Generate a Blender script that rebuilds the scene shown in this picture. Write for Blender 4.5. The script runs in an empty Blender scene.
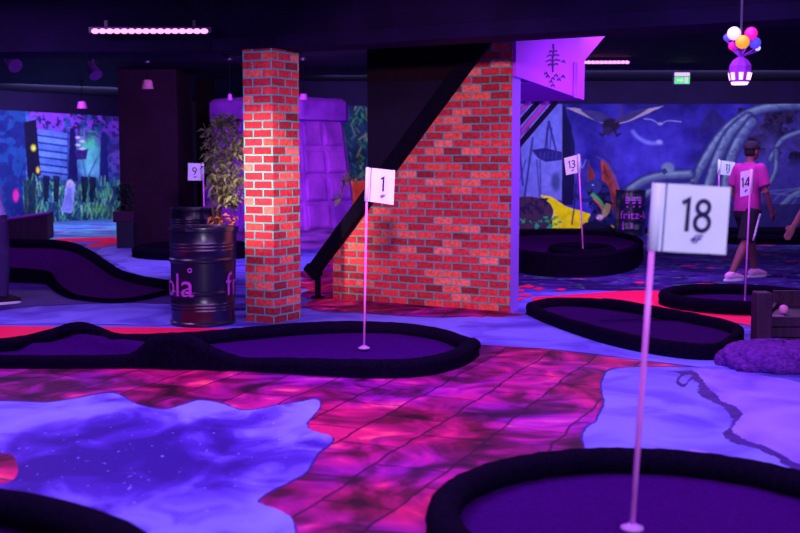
import bpy, bmesh, math, random
import numpy as np
from mathutils import Vector, Matrix

random.seed(7)
rng = np.random.default_rng(7)
SC = bpy.context.scene
COL = SC.collection
PI = math.pi

# ------------------------------------------------------------------ camera
F = 1111.0
CAMZ = 1.5
TH = math.atan(108.5 / F)
cam_d = bpy.data.cameras.new('camera')
cam_d.lens = 50.0
cam_d.sensor_width = 36.0
cam_d.clip_end = 200
cam_d.dof.use_dof = True
cam_d.dof.focus_distance = 10.2
cam_d.dof.aperture_fstop = 2.3
cam = bpy.data.objects.new('camera', cam_d)
COL.objects.link(cam)
cam.location = (0, 0, CAMZ)
cam.rotation_euler = (PI / 2 - TH, 0, 0)
SC.camera = cam


def ray(x, y):
    a = (x - 400) / F
    b = (266.5 - y) / F
    return Vector((a, math.cos(TH) + b * math.sin(TH), -math.sin(TH) + b * math.cos(TH)))


def G(x, y, z=0.0):
    """point at height z seen at photo position (x, y)"""
    d = ray(x, y)
    t = (z - CAMZ) / d.z
    return Vector((d.x * t, d.y * t, z))


def D(x, y, Y):
    """point at distance Y"""
    d = ray(x, y)
    t = Y / d.y
    return Vector((d.x * t, Y, CAMZ + d.z * t))


# ------------------------------------------------------------------ colours / materials
def lin1(c):
    c = c / 255.0
    return c / 12.92 if c <= 0.04045 else ((c + 0.055) / 1.055) ** 2.4


def L(r, g, b):
    return (lin1(r), lin1(g), lin1(b), 1.0)


MATS = {}


def nn(nt, typ, **kw):
    n = nt.nodes.new(typ)
    for k, v in kw.items():
        setattr(n, k, v)
    return n


def new_mat(name):
    m = bpy.data.materials.new(name)
    m.use_nodes = True
    nt = m.node_tree
    b = nt.nodes.get('Principled BSDF')
    MATS[name] = m
    return m, nt, b


def ramp(nt, stops, interp='LINEAR'):
    r = nn(nt, 'ShaderNodeValToRGB')
    cr = r.color_ramp
    cr.interpolation = interp
    while len(cr.elements) > 1:
        cr.elements.remove(cr.elements[-1])
    cr.elements[0].position = stops[0][0]
    cr.elements[0].color = stops[0][1]
    for p, c in stops[1:]:
        e = cr.elements.new(p)
        e.color = c
    return r


def noisy(name, c1, c2, scale=8.0, detail=4.0, rough=0.7, bump=0.0, bscale=None, metal=0.0, spec=0.3, lo=0.35, hi=0.65, stretch=(1, 1, 1), sheen=0.0):
    m, nt, b = new_mat(name)
    tc = nn(nt, 'ShaderNodeTexCoord')
    mp = nn(nt, 'ShaderNodeMapping')
    mp.inputs['Scale'].default_value = stretch
    nt.links.new(tc.outputs['Object'], mp.inputs['Vector'])
    n = nn(nt, 'ShaderNodeTexNoise')
    n.inputs['Scale'].default_value = scale
    n.inputs['Detail'].default_value = detail
    nt.links.new(mp.outputs['Vector'], n.inputs['Vector'])
    r = ramp(nt, [(lo, c1), (hi, c2)])
    nt.links.new(n.outputs['Fac'], r.inputs['Fac'])
    nt.links.new(r.outputs['Color'], b.inputs['Base Color'])
    b.inputs['Roughness'].default_value = rough
    b.inputs['Metallic'].default_value = metal
    b.inputs['Specular IOR Level'].default_value = spec
    if sheen:
        b.inputs['Sheen Weight'].default_value = sheen
        b.inputs['Sheen Roughness'].default_value = 0.5
        b.inputs['Sheen Tint'].default_value = (0.4, 0.15, 1, 1)
    if bump:
        n2 = nn(nt, 'ShaderNodeTexNoise')
        n2.inputs['Scale'].default_value = bscale or scale * 4
        n2.inputs['Detail'].default_value = 3
        nt.links.new(tc.outputs['Object'], n2.inputs['Vector'])
        bp = nn(nt, 'ShaderNodeBump')
        bp.inputs['Strength'].default_value = bump
        bp.inputs['Distance'].default_value = 0.02
        nt.links.new(n2.outputs['Fac'], bp.inputs['Height'])
        nt.links.new(bp.outputs['Normal'], b.inputs['Normal'])
    return m


def glow(name, col, strength):
    m, nt, b = new_mat(name)
    tc = nn(nt, 'ShaderNodeTexCoord')
    n = nn(nt, 'ShaderNodeTexNoise')
    n.inputs['Scale'].default_value = 30
    nt.links.new(tc.outputs['Object'], n.inputs['Vector'])
    c2 = tuple(min(1, v * 1.05) for v in col[:3]) + (1,)
    r = ramp(nt, [(0.4, col), (0.6, c2)])
    nt.links.new(n.outputs['Fac'], r.inputs['Fac'])
    nt.links.new(r.outputs['Color'], b.inputs['Emission Color'])
    b.inputs['Emission Strength'].default_value = strength
    b.inputs['Base Color'].default_value = col
    return m


def C(r, g, b):
    return (r, g, b, 1.0)


noisy('carpet_dark', C(.003, .0012, .010), C(.008, .003, .024), 60, 5, .95, .8, 160, spec=.02)
noisy('carpet_top', C(.034, .001, .10), C(.050, .0016, .15), 45, 5, .95, .4, 200, spec=.02)
noisy('carpet_mid', C(.022, .001, .065), C(.036, .002, .10), 45, 5, .95, .4, 200, spec=.02)
noisy('carpet_far', C(.034, .002, .075), C(.050, .003, .11), 45, 5, .95, .4, 200, spec=.02)
noisy('skirt_black', C(.006, .003, .012), C(.010, .005, .022), 40, 5, .95, .5, 120, spec=.05)
noisy('ceiling_paint', C(.004, .002, .013), C(.006, .003, .02), 3, 4, .8, spec=.2)
noisy('beam_paint', C(.003, .0008, .018), C(.005, .0012, .028), 3, 4, .7, spec=.06)
noisy('wall_dark', C(.006, .002, .014), C(.010, .003, .024), 3, 4, .8, spec=.2)
noisy('wall_navy', C(.007, .0015, .028), C(.010, .002, .04), 2, 4, .8, spec=.2)
noisy('column_dark', C(.022, .004, .022), C(.03, .006, .032), 2, 4, .8, spec=.2)
noisy('panel_blue', C(.003, .0015, .016), C(.004, .002, .022), 2, 3, .6, spec=.2)
noisy('panel_red', C(.006, .002, .006), C(.008, .0025, .008), 3, 3, .8, spec=.1)
noisy('stringer_black', C(.002, .0015, .008), C(.003, .002, .012), 8, 3, .8, spec=.05)
noisy('violet_lit_white', C(.36, .05, .85), C(.43, .06, .95), 1.5, 4, .75, spec=.2)  # white bulkhead wall, the violet of its light put into the colour
noisy('violet_side', C(.22, .10, .80), C(.28, .12, .9), 1.5, 4, .75, spec=.2)
noisy('sketch_ink', C(.03, .01, .10), C(.05, .01, .16), 20, 3, .8)
noisy('flag_white', C(.72, .80, .94), C(.78, .86, .97), 6, 3, .8, .1, 300, spec=.2)
noisy('ink', C(.012, .008, .06), C(.018, .01, .08), 20, 3, .6)
noisy('emblem_ink', C(.06, .04, .25), C(.08, .05, .3), 20, 3, .6)
noisy('pole_pink', C(.85, .20, .88), C(.95, .25, .97), 10, 2, .4, spec=.5)
noisy('cup_pink', C(.5, .2, .75), C(.6, .25, .85), 10, 2, .5)
noisy('drum_navy', C(.005, .004, .022), C(.008, .006, .034), 5, 4, .28, .05, 30, spec=.8)
noisy('drum_print', C(.45, .04, .62), C(.55, .06, .72), 10, 3, .5)
noisy('tower_stone', C(.22, .03, .50), C(.48, .07, .85), 3.0, 6, .85, .6, 14, stretch=(1, 1, .6))
noisy('tower_cap', C(.30, .04, .62), C(.50, .08, .9), 3.0, 6, .85, .5, 14)
noisy('tower_base', C(.04, .01, .12), C(.30, .06, .6), 3.5, 6, .85, .6, 12, stretch=(.5, .5, 3))
noisy('leaf_green', C(.05, .07, .03), C(.24, .30, .14), 9, 4, .5, lo=.3, hi=.7, spec=.5)
noisy('leaf_orange', C(.35, .10, .04), C(.5, .16, .08), 9, 4, .5)
noisy('bark', C(.05, .025, .03), C(.10, .05, .05), 20, 4, .9, .5)
noisy('pot_black', C(.008, .006, .02), C(.014, .01, .04), 8, 3, .5, spec=.4)
noisy('terracotta', C(.65, .10, .04), C(.80, .16, .06), 8, 4, .8)
noisy('wood_violet', C(.024, .004, .03), C(.05, .008, .055), 3, 5, .7, .4, 30, stretch=(8, 1, 1))
noisy('rock_violet', C(.09, .012, .24), C(.18, .03, .40), 30, 6, .95, 1.0, 60, spec=.1)
noisy('bush_dark', C(.008, .012, .018), C(.02, .03, .04), 14, 4, .9)
noisy('metal_dark', C(.02, .012, .05), C(.03, .02, .07), 10, 3, .4, spec=.5)
noisy('lamp_rose', C(.55, .18, .35), C(.62, .22, .42), 10, 3, .6)
noisy('lamp_violet', C(.45, .06, .6), C(.52, .08, .7), 10, 3, .6)
noisy('skin', C(.22, .075, .10), C(.27, .09, .13), 10, 3, .6, spec=.3)
noisy('shirt_pink', C(.40, .022, .26), C(.46, .03, .31), 8, 4, .85, .2, 60)
noisy('shorts_black', C(.010, .008, .022), C(.015, .011, .03), 10, 4, .9, .3, 60)
noisy('stripe_white', C(.35, .3, .7), C(.8, .7, .95), 26, 2, .8, lo=.45, hi=.55)
noisy('shoe_pink', C(.75, .35, .75), C(.85, .5, .85), 14, 3, .7)
noisy('cap_black', C(.012, .008, .02), C(.018, .012, .03), 10, 3, .8)
noisy('hair_dark', C(.012, .008, .012), C(.02, .012, .02), 40, 3, .8)
noisy('top_blue', C(.34, .36, .85), C(.42, .42, .95), 6, 4, .85, .2, 50)
noisy('trouser_violet', C(.03, .012, .09), C(.05, .02, .13), 6, 4, .85, .2, 50)
noisy('eye_white', C(.7, .6, .75), C(.75, .65, .8), 10, 2, .4)
glow('led_pink', C(1.0, .24, .95), 2.4)
glow('exit_green', C(.10, .62, .22), 1.3)
glow('exit_white', C(.75, .62, .85), 1.0)
noisy('globe_white', C(.8, .75, .9), C(.85, .8, .95), 5, 2, .4)
glow('globe_pink', C(.9, .01, .32), .75)
glow('globe_orange', C(1.0, .36, .01), .85)
glow('globe_blue', C(.08, .06, .75), .7)
glow('globe_pale', C(.72, .68, .9), .8)
glow('lantern_light', C(1.0, .62, .9), 1.6)
noisy('lantern_body', C(.25, .02, .5), C(.32, .03, .6), 8, 3, .7)
noisy('ball_pink', C(.8, .2, .6), C(.85, .25, .65), 10, 2, .4)
noisy('can_violet', C(.08, .015, .16), C(.10, .02, .2), 10, 2, .7)
noisy('card_violet', C(.3, .08, .5), C(.35, .1, .55), 10, 2, .6)


def brick_material(name, tint):
    m, nt, b = new_mat(name)
    uv = nn(nt, 'ShaderNodeUVMap')
    br = nn(nt, 'ShaderNodeTexBrick')
    br.offset = 0.5
    br.inputs['Scale'].default_value = 1.0
    br.inputs['Brick Width'].default_value = 0.205
    br.inputs['Row Height'].default_value = 0.0765
    br.inputs['Mortar Size'].default_value = 0.0065
    br.inputs['Mortar Smooth'].default_value = 0.2
    br.inputs['Bias'].default_value = 0.0
    br.inputs['Color1'].default_value = (0, 0, 0, 1)
    br.inputs['Color2'].default_value = (1, 1, 1, 1)
    br.inputs['Mortar'].default_value = (.5, .5, .5, 1)
    # slightly wavering joints
    nz = nn(nt, 'ShaderNodeTexNoise')
    nz.inputs['Scale'].default_value = 9
    nt.links.new(uv.outputs['UV'], nz.inputs['Vector'])
    mx = nn(nt, 'ShaderNodeVectorMath', operation='SCALE')
    mx.inputs['Scale'].default_value = 0.006
    nt.links.new(nz.outputs['Color'], mx.inputs[0])
    ad = nn(nt, 'ShaderNodeVectorMath', operation='ADD')
    nt.links.new(uv.outputs['UV'], ad.inputs[0])
    nt.links.new(mx.outputs['Vector'], ad.inputs[1])
    nt.links.new(ad.outputs['Vector'], br.inputs['Vector'])
    tone = ramp(nt, [(0.0, C(.24, .020, .035)), (.35, C(.48, .032, .055)), (.65, C(.62, .05, .065)), (.85, C(.74, .12, .08)), (1.0, C(.80, .22, .18))])
    nt.links.new(br.outputs['Color'], tone.inputs['Fac'])
    # weathering inside bricks
    n2 = nn(nt, 'ShaderNodeTexNoise')
    n2.inputs['Scale'].default_value = 28
    n2.inputs['Detail'].default_value = 6
    nt.links.new(uv.outputs['UV'], n2.inputs['Vector'])
    r2 = ramp(nt, [(.3, C(.55, .5, .5)), (.62, C(1.15, 1.1, 1.1))])
    nt.links.new(n2.outputs['Fac'], r2.inputs['Fac'])
    mul = nn(nt, 'ShaderNodeMixRGB', blend_type='MULTIPLY')
    mul.inputs['Fac'].default_value = 0.8
    nt.links.new(tone.outputs['Color'], mul.inputs['Color1'])
    nt.links.new(r2.outputs['Color'], mul.inputs['Color2'])
    mo = nn(nt, 'ShaderNodeMixRGB')
    nt.links.new(br.outputs['Fac'], mo.inputs['Fac'])
    nt.links.new(mul.outputs['Color'], mo.inputs['Color1'])
    mo.inputs['Color2'].default_value = tint
    nt.links.new(mo.outputs['Color'], b.inputs['Base Color'])
    bp = nn(nt, 'ShaderNodeBump')
    bp.inputs['Strength'].default_value = 0.6
    bp.inputs['Distance'].default_value = 0.01
    inv = nn(nt, 'ShaderNodeMath', operation='SUBTRACT')
    inv.inputs[0].default_value = 1.0
    nt.links.new(br.outputs['Fac'], inv.inputs[1])
    nt.links.new(inv.outputs[0], bp.inputs['Height'])
    nt.links.new(bp.outputs['Normal'], b.inputs['Normal'])
    b.inputs['Roughness'].default_value = 0.85
    b.inputs['Specular IOR Level'].default_value = 0.15
    return m


brick_material('brick_wall', C(.004, .40, .38))
brick_material('brick_pillar', C(.01, .50, .46))


def floor_print(name, stops, scale=1.4, detail=6, dist=1.5, stretch=(1, 1, 1), speck=None, rough=.6, spec=.08, mottle=None):
    m, nt, b = new_mat(name)
    tc = nn(nt, 'ShaderNodeTexCoord')
    mp = nn(nt, 'ShaderNodeMapping')
    mp.inputs['Scale'].default_value = stretch
    nt.links.new(tc.outputs['Object'], mp.inputs['Vector'])
    n = nn(nt, 'ShaderNodeTexNoise')
    n.inputs['Scale'].default_value = scale
    n.inputs['Detail'].default_value = detail
    n.inputs['Distortion'].default_value = dist
    nt.links.new(mp.outputs['Vector'], n.inputs['Vector'])
    r = ramp(nt, stops)
    fac = n.outputs['Fac']
    if mottle:
        # the print is darker and blotchier around its middle
        m2 = nn(nt, 'ShaderNodeMapping')
        m2.vector_type = 'TEXTURE'
        m2.inputs['Location'].default_value = (mottle[0][0], mottle[0][1], 0)
        m2.inputs['Scale'].default_value = (mottle[1][0], mottle[1][1], 1)
        nt.links.new(tc.outputs['Object'], m2.inputs['Vector'])
        gr_ = nn(nt, 'ShaderNodeTexGradient', gradient_type='SPHERICAL')
        nt.links.new(m2.outputs['Vector'], gr_.inputs['Vector'])
        ma = nn(nt, 'ShaderNodeMath', operation='MULTIPLY_ADD')
        ma.inputs[1].default_value = -.52
        nt.links.new(gr_.outputs['Fac'], ma.inputs[0])
        a2 = nn(nt, 'ShaderNodeMath', operation='ADD')
        a2.inputs[1].default_value = .10
        nt.links.new(n.outputs['Fac'], a2.inputs[0])
        nt.links.new(a2.outputs[0], ma.inputs[2])
        fac = ma.outputs[0]
    nt.links.new(fac, r.inputs['Fac'])
    out = r.outputs['Color']
    for col, sc, th in (speck or []):
        n3 = nn(nt, 'ShaderNodeTexNoise')
        n3.inputs['Scale'].default_value = sc
        n3.inputs['Detail'].default_value = 2
        nt.links.new(mp.outputs['Vector'], n3.inputs['Vector'])
        r3 = ramp(nt, [(th, C(0, 0, 0)), (th + .03, C(1, 1, 1))])
        nt.links.new(n3.outputs['Fac'], r3.inputs['Fac'])
        mx = nn(nt, 'ShaderNodeMixRGB')
        nt.links.new(r3.outputs['Color'], mx.inputs['Fac'])
        nt.links.new(out, mx.inputs['Color1'])
        mx.inputs['Color2'].default_value = col
        out = mx.outputs['Color']
    nt.links.new(out, b.inputs['Base Color'])
    b.inputs['Roughness'].default_value = rough
    b.inputs['Specular IOR Level'].default_value = spec
    return m


floor_print('floor_blue', [(.30, C(0.024, 0.018, 0.220)), (.45, C(0.096, 0.072, 0.550)), (.58, C(0.176, 0.156, 0.850)), (.75, C(0.128, 0.120, 0.750))], 1.1, 6, 2.0, (.7, 1.6, 1))
floor_print('ice_blue', [(.22, C(0.028, 0.007, 0.220)), (.36, C(0.064, 0.024, 0.420)), (.45, C(0.128, 0.096, 0.660)), (.54, C(0.192, 0.204, 0.880)), (.8, C(0.240, 0.288, 0.950))], 2.3, 10, .9, (1.2, .9, 1), mottle=((-1.35, 5.5), (1.35, 1.15)), speck=[(C(.26, .28, .95), 24, .70)])
floor_print('ice_pale', [(.28, C(.14, .06, .62)), (.42, C(.22, .14, .82)), (.58, C(.29, .21, .92)), (.75, C(.32, .25, .95))], 1.3, 7, 1.4)
floor_print('ice_plain', [(.28, C(.085, .05, .50)), (.42, C(.13, .11, .72)), (.54, C(.18, .19, .88)), (.75, C(.22, .23, .93))], 1.5, 7, 1.2)
floor_print('floor_dark', [(.3, C(.025, .008, .14)), (.7, C(.06, .018, .27))], 3, 4)
floor_print('ribbon_red', [(.3, C(.92, .004, .08)), (.7, C(.98, .008, .13))], 1.5, 4)
floor_print('floor_far', [(.35, C(.010, .004, .06)), (.5, C(.03, .009, .15)), (.68, C(.09, .03, .36))], 1.2, 6, 1.5, (.8, 1.6, 1),
            speck=[(C(.10, .38, .34), 6.0, .645), (C(.04, .28, .12), 4.5, .655), (C(.85, .01, .22), 2.3, .655)])
floor_print('floor_teal', [(.35, C(.04, .06, .35)), (.48, C(.10, .2, .7)), (.58, C(.2, .75, .75)), (.68, C(.15, .15, .8))], 1.6, 6, 2.0, (.5, 1.5, 1),
            speck=[(C(.8, .03, .2), 2.1, .64)])


def paver_material():
    m, nt, b = new_mat('paver_red')
    tc = nn(nt, 'ShaderNodeTexCoord')
    mp = nn(nt, 'ShaderNodeMapping')
    mp.inputs['Rotation'].default_value = (0, 0, math.radians(-68))
    nt.links.new(tc.outputs['Object'], mp.inputs['Vector'])
    nd = nn(nt, 'ShaderNodeTexNoise')
    nd.inputs['Scale'].default_value = 2.2
    nd.inputs['Detail'].default_value = 4
    nt.links.new(mp.outputs['Vector'], nd.inputs['Vector'])
    sc = nn(nt, 'ShaderNodeVectorMath', operation='SCALE')
    sc.inputs['Scale'].default_value = 0.10
    nt.links.new(nd.outputs['Color'], sc.inputs[0])
    ad = nn(nt, 'ShaderNodeVectorMath', operation='ADD')
    nt.links.new(mp.outputs['Vector'], ad.inputs[0])
    nt.links.new(sc.outputs['Vector'], ad.inputs[1])
    br = nn(nt, 'ShaderNodeTexBrick')
    br.offset = 0.45
    br.inputs['Scale'].default_value = 1
    br.inputs['Brick Width'].default_value = .62
    br.inputs['Row Height'].default_value = .36
    br.inputs['Mortar Size'].default_value = .011
    br.inputs['Mortar Smooth'].default_value = .6
    br.inputs['Color1'].default_value = C(.0, .0, .0)
    br.inputs['Color2'].default_value = C(1, 1, 1)
    nt.links.new(ad.outputs['Vector'], br.inputs['Vector'])
    # streaky stone colouring
    mp2 = nn(nt, 'ShaderNodeMapping')
    mp2.inputs['Scale'].default_value = (1.0, 1.0, 1)
    nt.links.new(tc.outputs['Object'], mp2.inputs['Vector'])
    n = nn(nt, 'ShaderNodeTexNoise')
    n.inputs['Scale'].default_value = 2.3
    n.inputs['Detail'].default_value = 7
    n.inputs['Distortion'].default_value = 1.2
    n.inputs['Roughness'].default_value = .55
    nt.links.new(mp2.outputs['Vector'], n.inputs['Vector'])
    r = ramp(nt, [(.33, C(.025, .002, .014)), (.45, C(.14, .003, .05)), (.55, C(.34, .004, .15)), (.65, C(.66, .012, .19)), (.76, C(.98, .15, .20))])
    mixf = nn(nt, 'ShaderNodeMath', operation='MULTIPLY_ADD')
    mixf.inputs[1].default_value = .14
    nt.links.new(br.outputs['Color'], mixf.inputs[0])
    sub = nn(nt, 'ShaderNodeMath', operation='SUBTRACT')
    nt.links.new(n.outputs['Fac'], sub.inputs[0])
    sub.inputs[1].default_value = .05
    nt.links.new(sub.outputs[0], mixf.inputs[2])
    nt.links.new(mixf.outputs[0], r.inputs['Fac'])
    # large drifts towards violet
    n2 = nn(nt, 'ShaderNodeTexNoise')
    n2.inputs['Scale'].default_value = .9
    n2.inputs['Detail'].default_value = 3
    nt.links.new(tc.outputs['Object'], n2.inputs['Vector'])
    r2 = ramp(nt, [(.42, C(1, 1, .75)), (.62, C(.66, .8, 1.9))])
    nt.links.new(n2.outputs['Fac'], r2.inputs['Fac'])
    mul = nn(nt, 'ShaderNodeMixRGB', blend_type='MULTIPLY')
    mul.inputs['Fac'].default_value = 1
    nt.links.new(r.outputs['Color'], mul.inputs['Color1'])
    nt.links.new(r2.outputs['Color'], mul.inputs['Color2'])
    mo = nn(nt, 'ShaderNodeMixRGB')
    fm = nn(nt, 'ShaderNodeMath', operation='MULTIPLY')
    fm.inputs[1].default_value = .85
    nt.links.new(br.outputs['Fac'], fm.inputs[0])
    nt.links.new(fm.outputs[0], mo.inputs['Fac'])
    nt.links.new(mul.outputs['Color'], mo.inputs['Color1'])
    mo.inputs['Color2'].default_value = C(.03, .002, .03)
    nt.links.new(mo.outputs['Color'], b.inputs['Base Color'])
    b.inputs['Roughness'].default_value = .6
    b.inputs['Specular IOR Level'].default_value = .08


paver_material()


def attr_material(name):
    m, nt, b = new_mat(name)
    a = nn(nt, 'ShaderNodeAttribute')
    a.attribute_name = 'Col'
    n = nn(nt, 'ShaderNodeTexNoise')
    n.inputs['Scale'].default_value = 6
    n.inputs['Detail'].default_value = 6
    tc = nn(nt, 'ShaderNodeTexCoord')
    nt.links.new(tc.outputs['Object'], n.inputs['Vector'])
    r = ramp(nt, [(.35, C(.75, .75, .8)), (.65, C(1.2, 1.2, 1.15))])
    nt.links.new(n.outputs['Fac'], r.inputs['Fac'])
    mul = nn(nt, 'ShaderNodeMixRGB', blend_type='MULTIPLY')
    mul.inputs['Fac'].default_value = .7
    nt.links.new(a.outputs['Color'], mul.inputs['Color1'])
    nt.links.new(r.outputs['Color'], mul.inputs['Color2'])
    nt.links.new(mul.outputs['Color'], b.inputs['Base Color'])
    b.inputs['Roughness'].default_value = .8
    b.inputs['Specular IOR Level'].default_value = .1
    return m


attr_material('mural_print')

# ------------------------------------------------------------------ mesh building
ORG = {}


def org_of(o):
    return ORG.get(o.name, Vector((0, 0, 0)))


class MB:
    def __init__(self):
        self.v = []
        self.f = []

    def add(self, vs, fs):
        k = len(self.v)
        self.v += [Vector(p) for p in vs]
        self.f += [tuple(i + k for i in f) for f in fs]
        return self

    def box(self, c, s, u=(1, 0, 0), w=(0, 1, 0), n=(0, 0, 1)):
        c = Vector(c)
        u, w, n = Vector(u), Vector(w), Vector(n)
        vs = []
        for dz in (-.5, .5):
            for dy in (-.5, .5):
                for dx in (-.5, .5):
                    vs.append(c + u * (dx * s[0]) + w * (dy * s[1]) + n * (dz * s[2]))
        fs = [(0, 2, 3, 1), (4, 5, 7, 6), (0, 1, 5, 4), (2, 6, 7, 3), (0, 4, 6, 2), (1, 3, 7, 5)]
        return self.add(vs, fs)

    def rings(self, rings, close=True, cap=True):
        """rings: list of equal length point lists"""
        n = len(rings[0])
        vs = [p for r in rings for p in r]
        fs = []
        for i in range(len(rings) - 1):
            for j in range(n if close else n - 1):
                a, b_ = i * n + j, i * n + (j + 1) % n
                fs.append((a, b_, b_ + n, a + n))
        if cap and close:
            fs.append(tuple(reversed(range(n))))
            fs.append(tuple(range((len(rings) - 1) * n, len(rings) * n)))
        return self.add(vs, fs)

    def lathe(self, prof, c=(0, 0, 0), n=32, cap=True):
        c = Vector(c)
        rs = []
        for r, z in prof:
            rs.append([c + Vector((r * math.cos(2 * PI * k / n), r * math.sin(2 * PI * k / n), z)) for k in range(n)])
        return self.rings(rs, True, cap)

    def tube(self, pts, rad, n=10, cap=True, closed=False, rz=None):
        """tube along pts; rad number or list; rz = vertical radius for flat paths"""
        P = [Vector(p) for p in pts]
        m = len(P)
        rs = []
        up = Vector((0, 0, 1))
        for i, p in enumerate(P):
            if closed:
                t = P[(i + 1) % m] - P[i - 1]
            else:
                t = P[min(i + 1, m - 1)] - P[max(i - 1, 0)]
            t.normalize()
            s = t.cross(up)
            if s.length < 1e-3:
                s = Vector((1, 0, 0))
            s.normalize()
            q = s.cross(t)
            r = rad[i] if isinstance(rad, (list, tuple)) else rad
            r2 = r if rz is None else (rz[i] if isinstance(rz, (list, tuple)) else rz)
            rs.append([p + s * (r * math.cos(2 * PI * k / n)) + q * (r2 * math.sin(2 * PI * k / n)) for k in range(n)])
        if closed:
            rs.append(rs[0])
            return self.rings(rs, True, False)
        return self.rings(rs, True, cap)

    def ball(self, c, r, nu=16, nv=10):
        c = Vector(c)
        r = Vector(r) if hasattr(r, '__len__') else Vector((r, r, r))
        rs = []
        for i in range(nv + 1):
            a = -PI / 2 + PI * i / nv
            a = max(min(a, PI / 2 - .02), -PI / 2 + .02)
            rs.append([c + Vector((r.x * math.cos(a) * math.cos(2 * PI * k / nu), r.y * math.cos(a) * math.sin(2 * PI * k / nu), r.z * math.sin(a))) for k in range(nu)])
        return self.rings(rs)

    def prism(self, poly, d):
        """poly: 3d points of a planar outline, extruded by vector d"""
        P = [Vector(p) for p in poly]
        d = Vector(d)
        n = len(P)
        fs = [tuple(reversed(range(n))), tuple(range(n, 2 * n))]
        for i in range(n):
            j = (i + 1) % n
            fs.append((i, j, j + n, i + n))
        return self.add(P + [p + d for p in P], fs)

    def build(self, name, mat, parent=None, origin=None, smooth=False, bevel=0.0, tri=False, recalc=True, uvf=None, angle=None):
        if origin is None:
            origin = org_of(parent) if parent is not None else Vector((0, 0, 0))
        origin = Vector(origin)
        me = bpy.data.meshes.new(name)
        me.from_pydata([tuple(p - origin) for p in self.v], [], self.f)
        bm = bmesh.new()
        bm.from_mesh(me)
        if recalc:
            bmesh.ops.remove_doubles(bm, verts=bm.verts, dist=1e-5)
            bmesh.ops.recalc_face_normals(bm, faces=bm.faces)
        if tri:
            bmesh.ops.triangulate(bm, faces=bm.faces)
        if uvf:
            uvl = bm.loops.layers.uv.new('UVMap')
            for f in bm.faces:
                for lp in f.loops:
                    lp[uvl].uv = uvf(lp.vert.co + origin, f.normal)
        if smooth:
            for f in bm.faces:
                f.smooth = True
        bm.to_mesh(me)
        bm.free()
        o = bpy.data.objects.new(name, me)
        COL.objects.link(o)
        me.materials.append(MATS[mat])
        if parent is not None:
            o.parent = parent
            ORG[o.name] = origin
        else:
            o.location = origin
            ORG[o.name] = origin
        if bevel:
            bv = o.modifiers.new('bevel', 'BEVEL')
            bv.width = bevel
            bv.segments = 2
            bv.limit_method = 'ANGLE'
        if smooth and angle:
            es = o.modifiers.new('split', 'EDGE_SPLIT')
            es.split_angle = angle
        return o


def thing(name, loc, label, cat, group=None):
    o = bpy.data.objects.new(name, None)
    COL.objects.link(o)
    o.location = loc
    o.empty_display_size = .1
    o['label'] = label
    o['category'] = cat
    if group:
        o['group'] = group
    ORG[o.name] = Vector(loc)
    return o


def tag(o, label, cat, group=None):
    o['label'] = label
    o['category'] = cat
    if group:
        o['group'] = group
    return o


def struct(o):
    o['kind'] = 'structure'
    return o


def text_mb(txt, size, mapf, shear=0.0, align='CENTER', depth=0.0, cut=None, spacing=1.0, weight=0.0):
    """lettering as faces; mapf(u, v) -> 3d point; u centred, v from baseline centred"""
    cu = bpy.data.curves.new('lettering', 'FONT')
    cu.body = txt
    cu.size = size
    cu.shear = shear
    cu.align_x = align
    cu.align_y = 'CENTER'
    cu.space_character = spacing
    cu.offset = weight
    cu.resolution_u = 6
    ob = bpy.data.objects.new('lettering', cu)
    COL.objects.link(ob)
    dg = bpy.context.evaluated_depsgraph_get()
    me = bpy.data.meshes.new_from_object(ob.evaluated_get(dg))
    bm = bmesh.new()
    bm.from_mesh(me)
    if cut:
        us = [v.co.x for v in bm.verts]
        u = min(us)
        while u < max(us):
            bmesh.ops.bisect_plane(bm, geom=bm.verts[:] + bm.edges[:] + bm.faces[:], plane_co=(u, 0, 0), plane_no=(1, 0, 0))
            u += cut
    mb = MB()
    bm.verts.index_update()
    mb.add([mapf(v.co.x, v.co.y) for v in bm.verts], [tuple(v.index for v in f.verts) for f in bm.faces])
    bm.free()
    bpy.data.objects.remove(ob)
    bpy.data.curves.remove(cu)
    bpy.data.meshes.remove(me)
    return mb


def smooth_path(pts, n=8, closed=False):
    """Catmull-Rom through 3d points"""
    P = [Vector(p) for p in pts]
    m = len(P)
    out = []
    rngi = range(m if closed else m - 1)
    for i in rngi:
        if closed:
            p0, p1, p2, p3 = P[i - 1], P[i], P[(i + 1) % m], P[(i + 2) % m]
        else:
            p0, p1, p2, p3 = P[max(i - 1, 0)], P[i], P[i + 1], P[min(i + 2, m - 1)]
        for k in range(n):
            t = k / n
            out.append(.5 * ((2 * p1) + (p2 - p0) * t + (2 * p0 - 5 * p1 + 4 * p2 - p3) * t * t + (3 * p1 - p0 - 3 * p2 + p3) * t ** 3))
    if not closed:
        out.append(P[-1].copy())
    return out


# ------------------------------------------------------------------ building axes
ANG = math.radians(-29)
U = Vector((math.cos(ANG), math.sin(ANG), 0))      # along the brick wall
V = Vector((-math.sin(ANG), math.cos(ANG), 0))     # away from the camera
Z = Vector((0, 0, 1))

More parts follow.
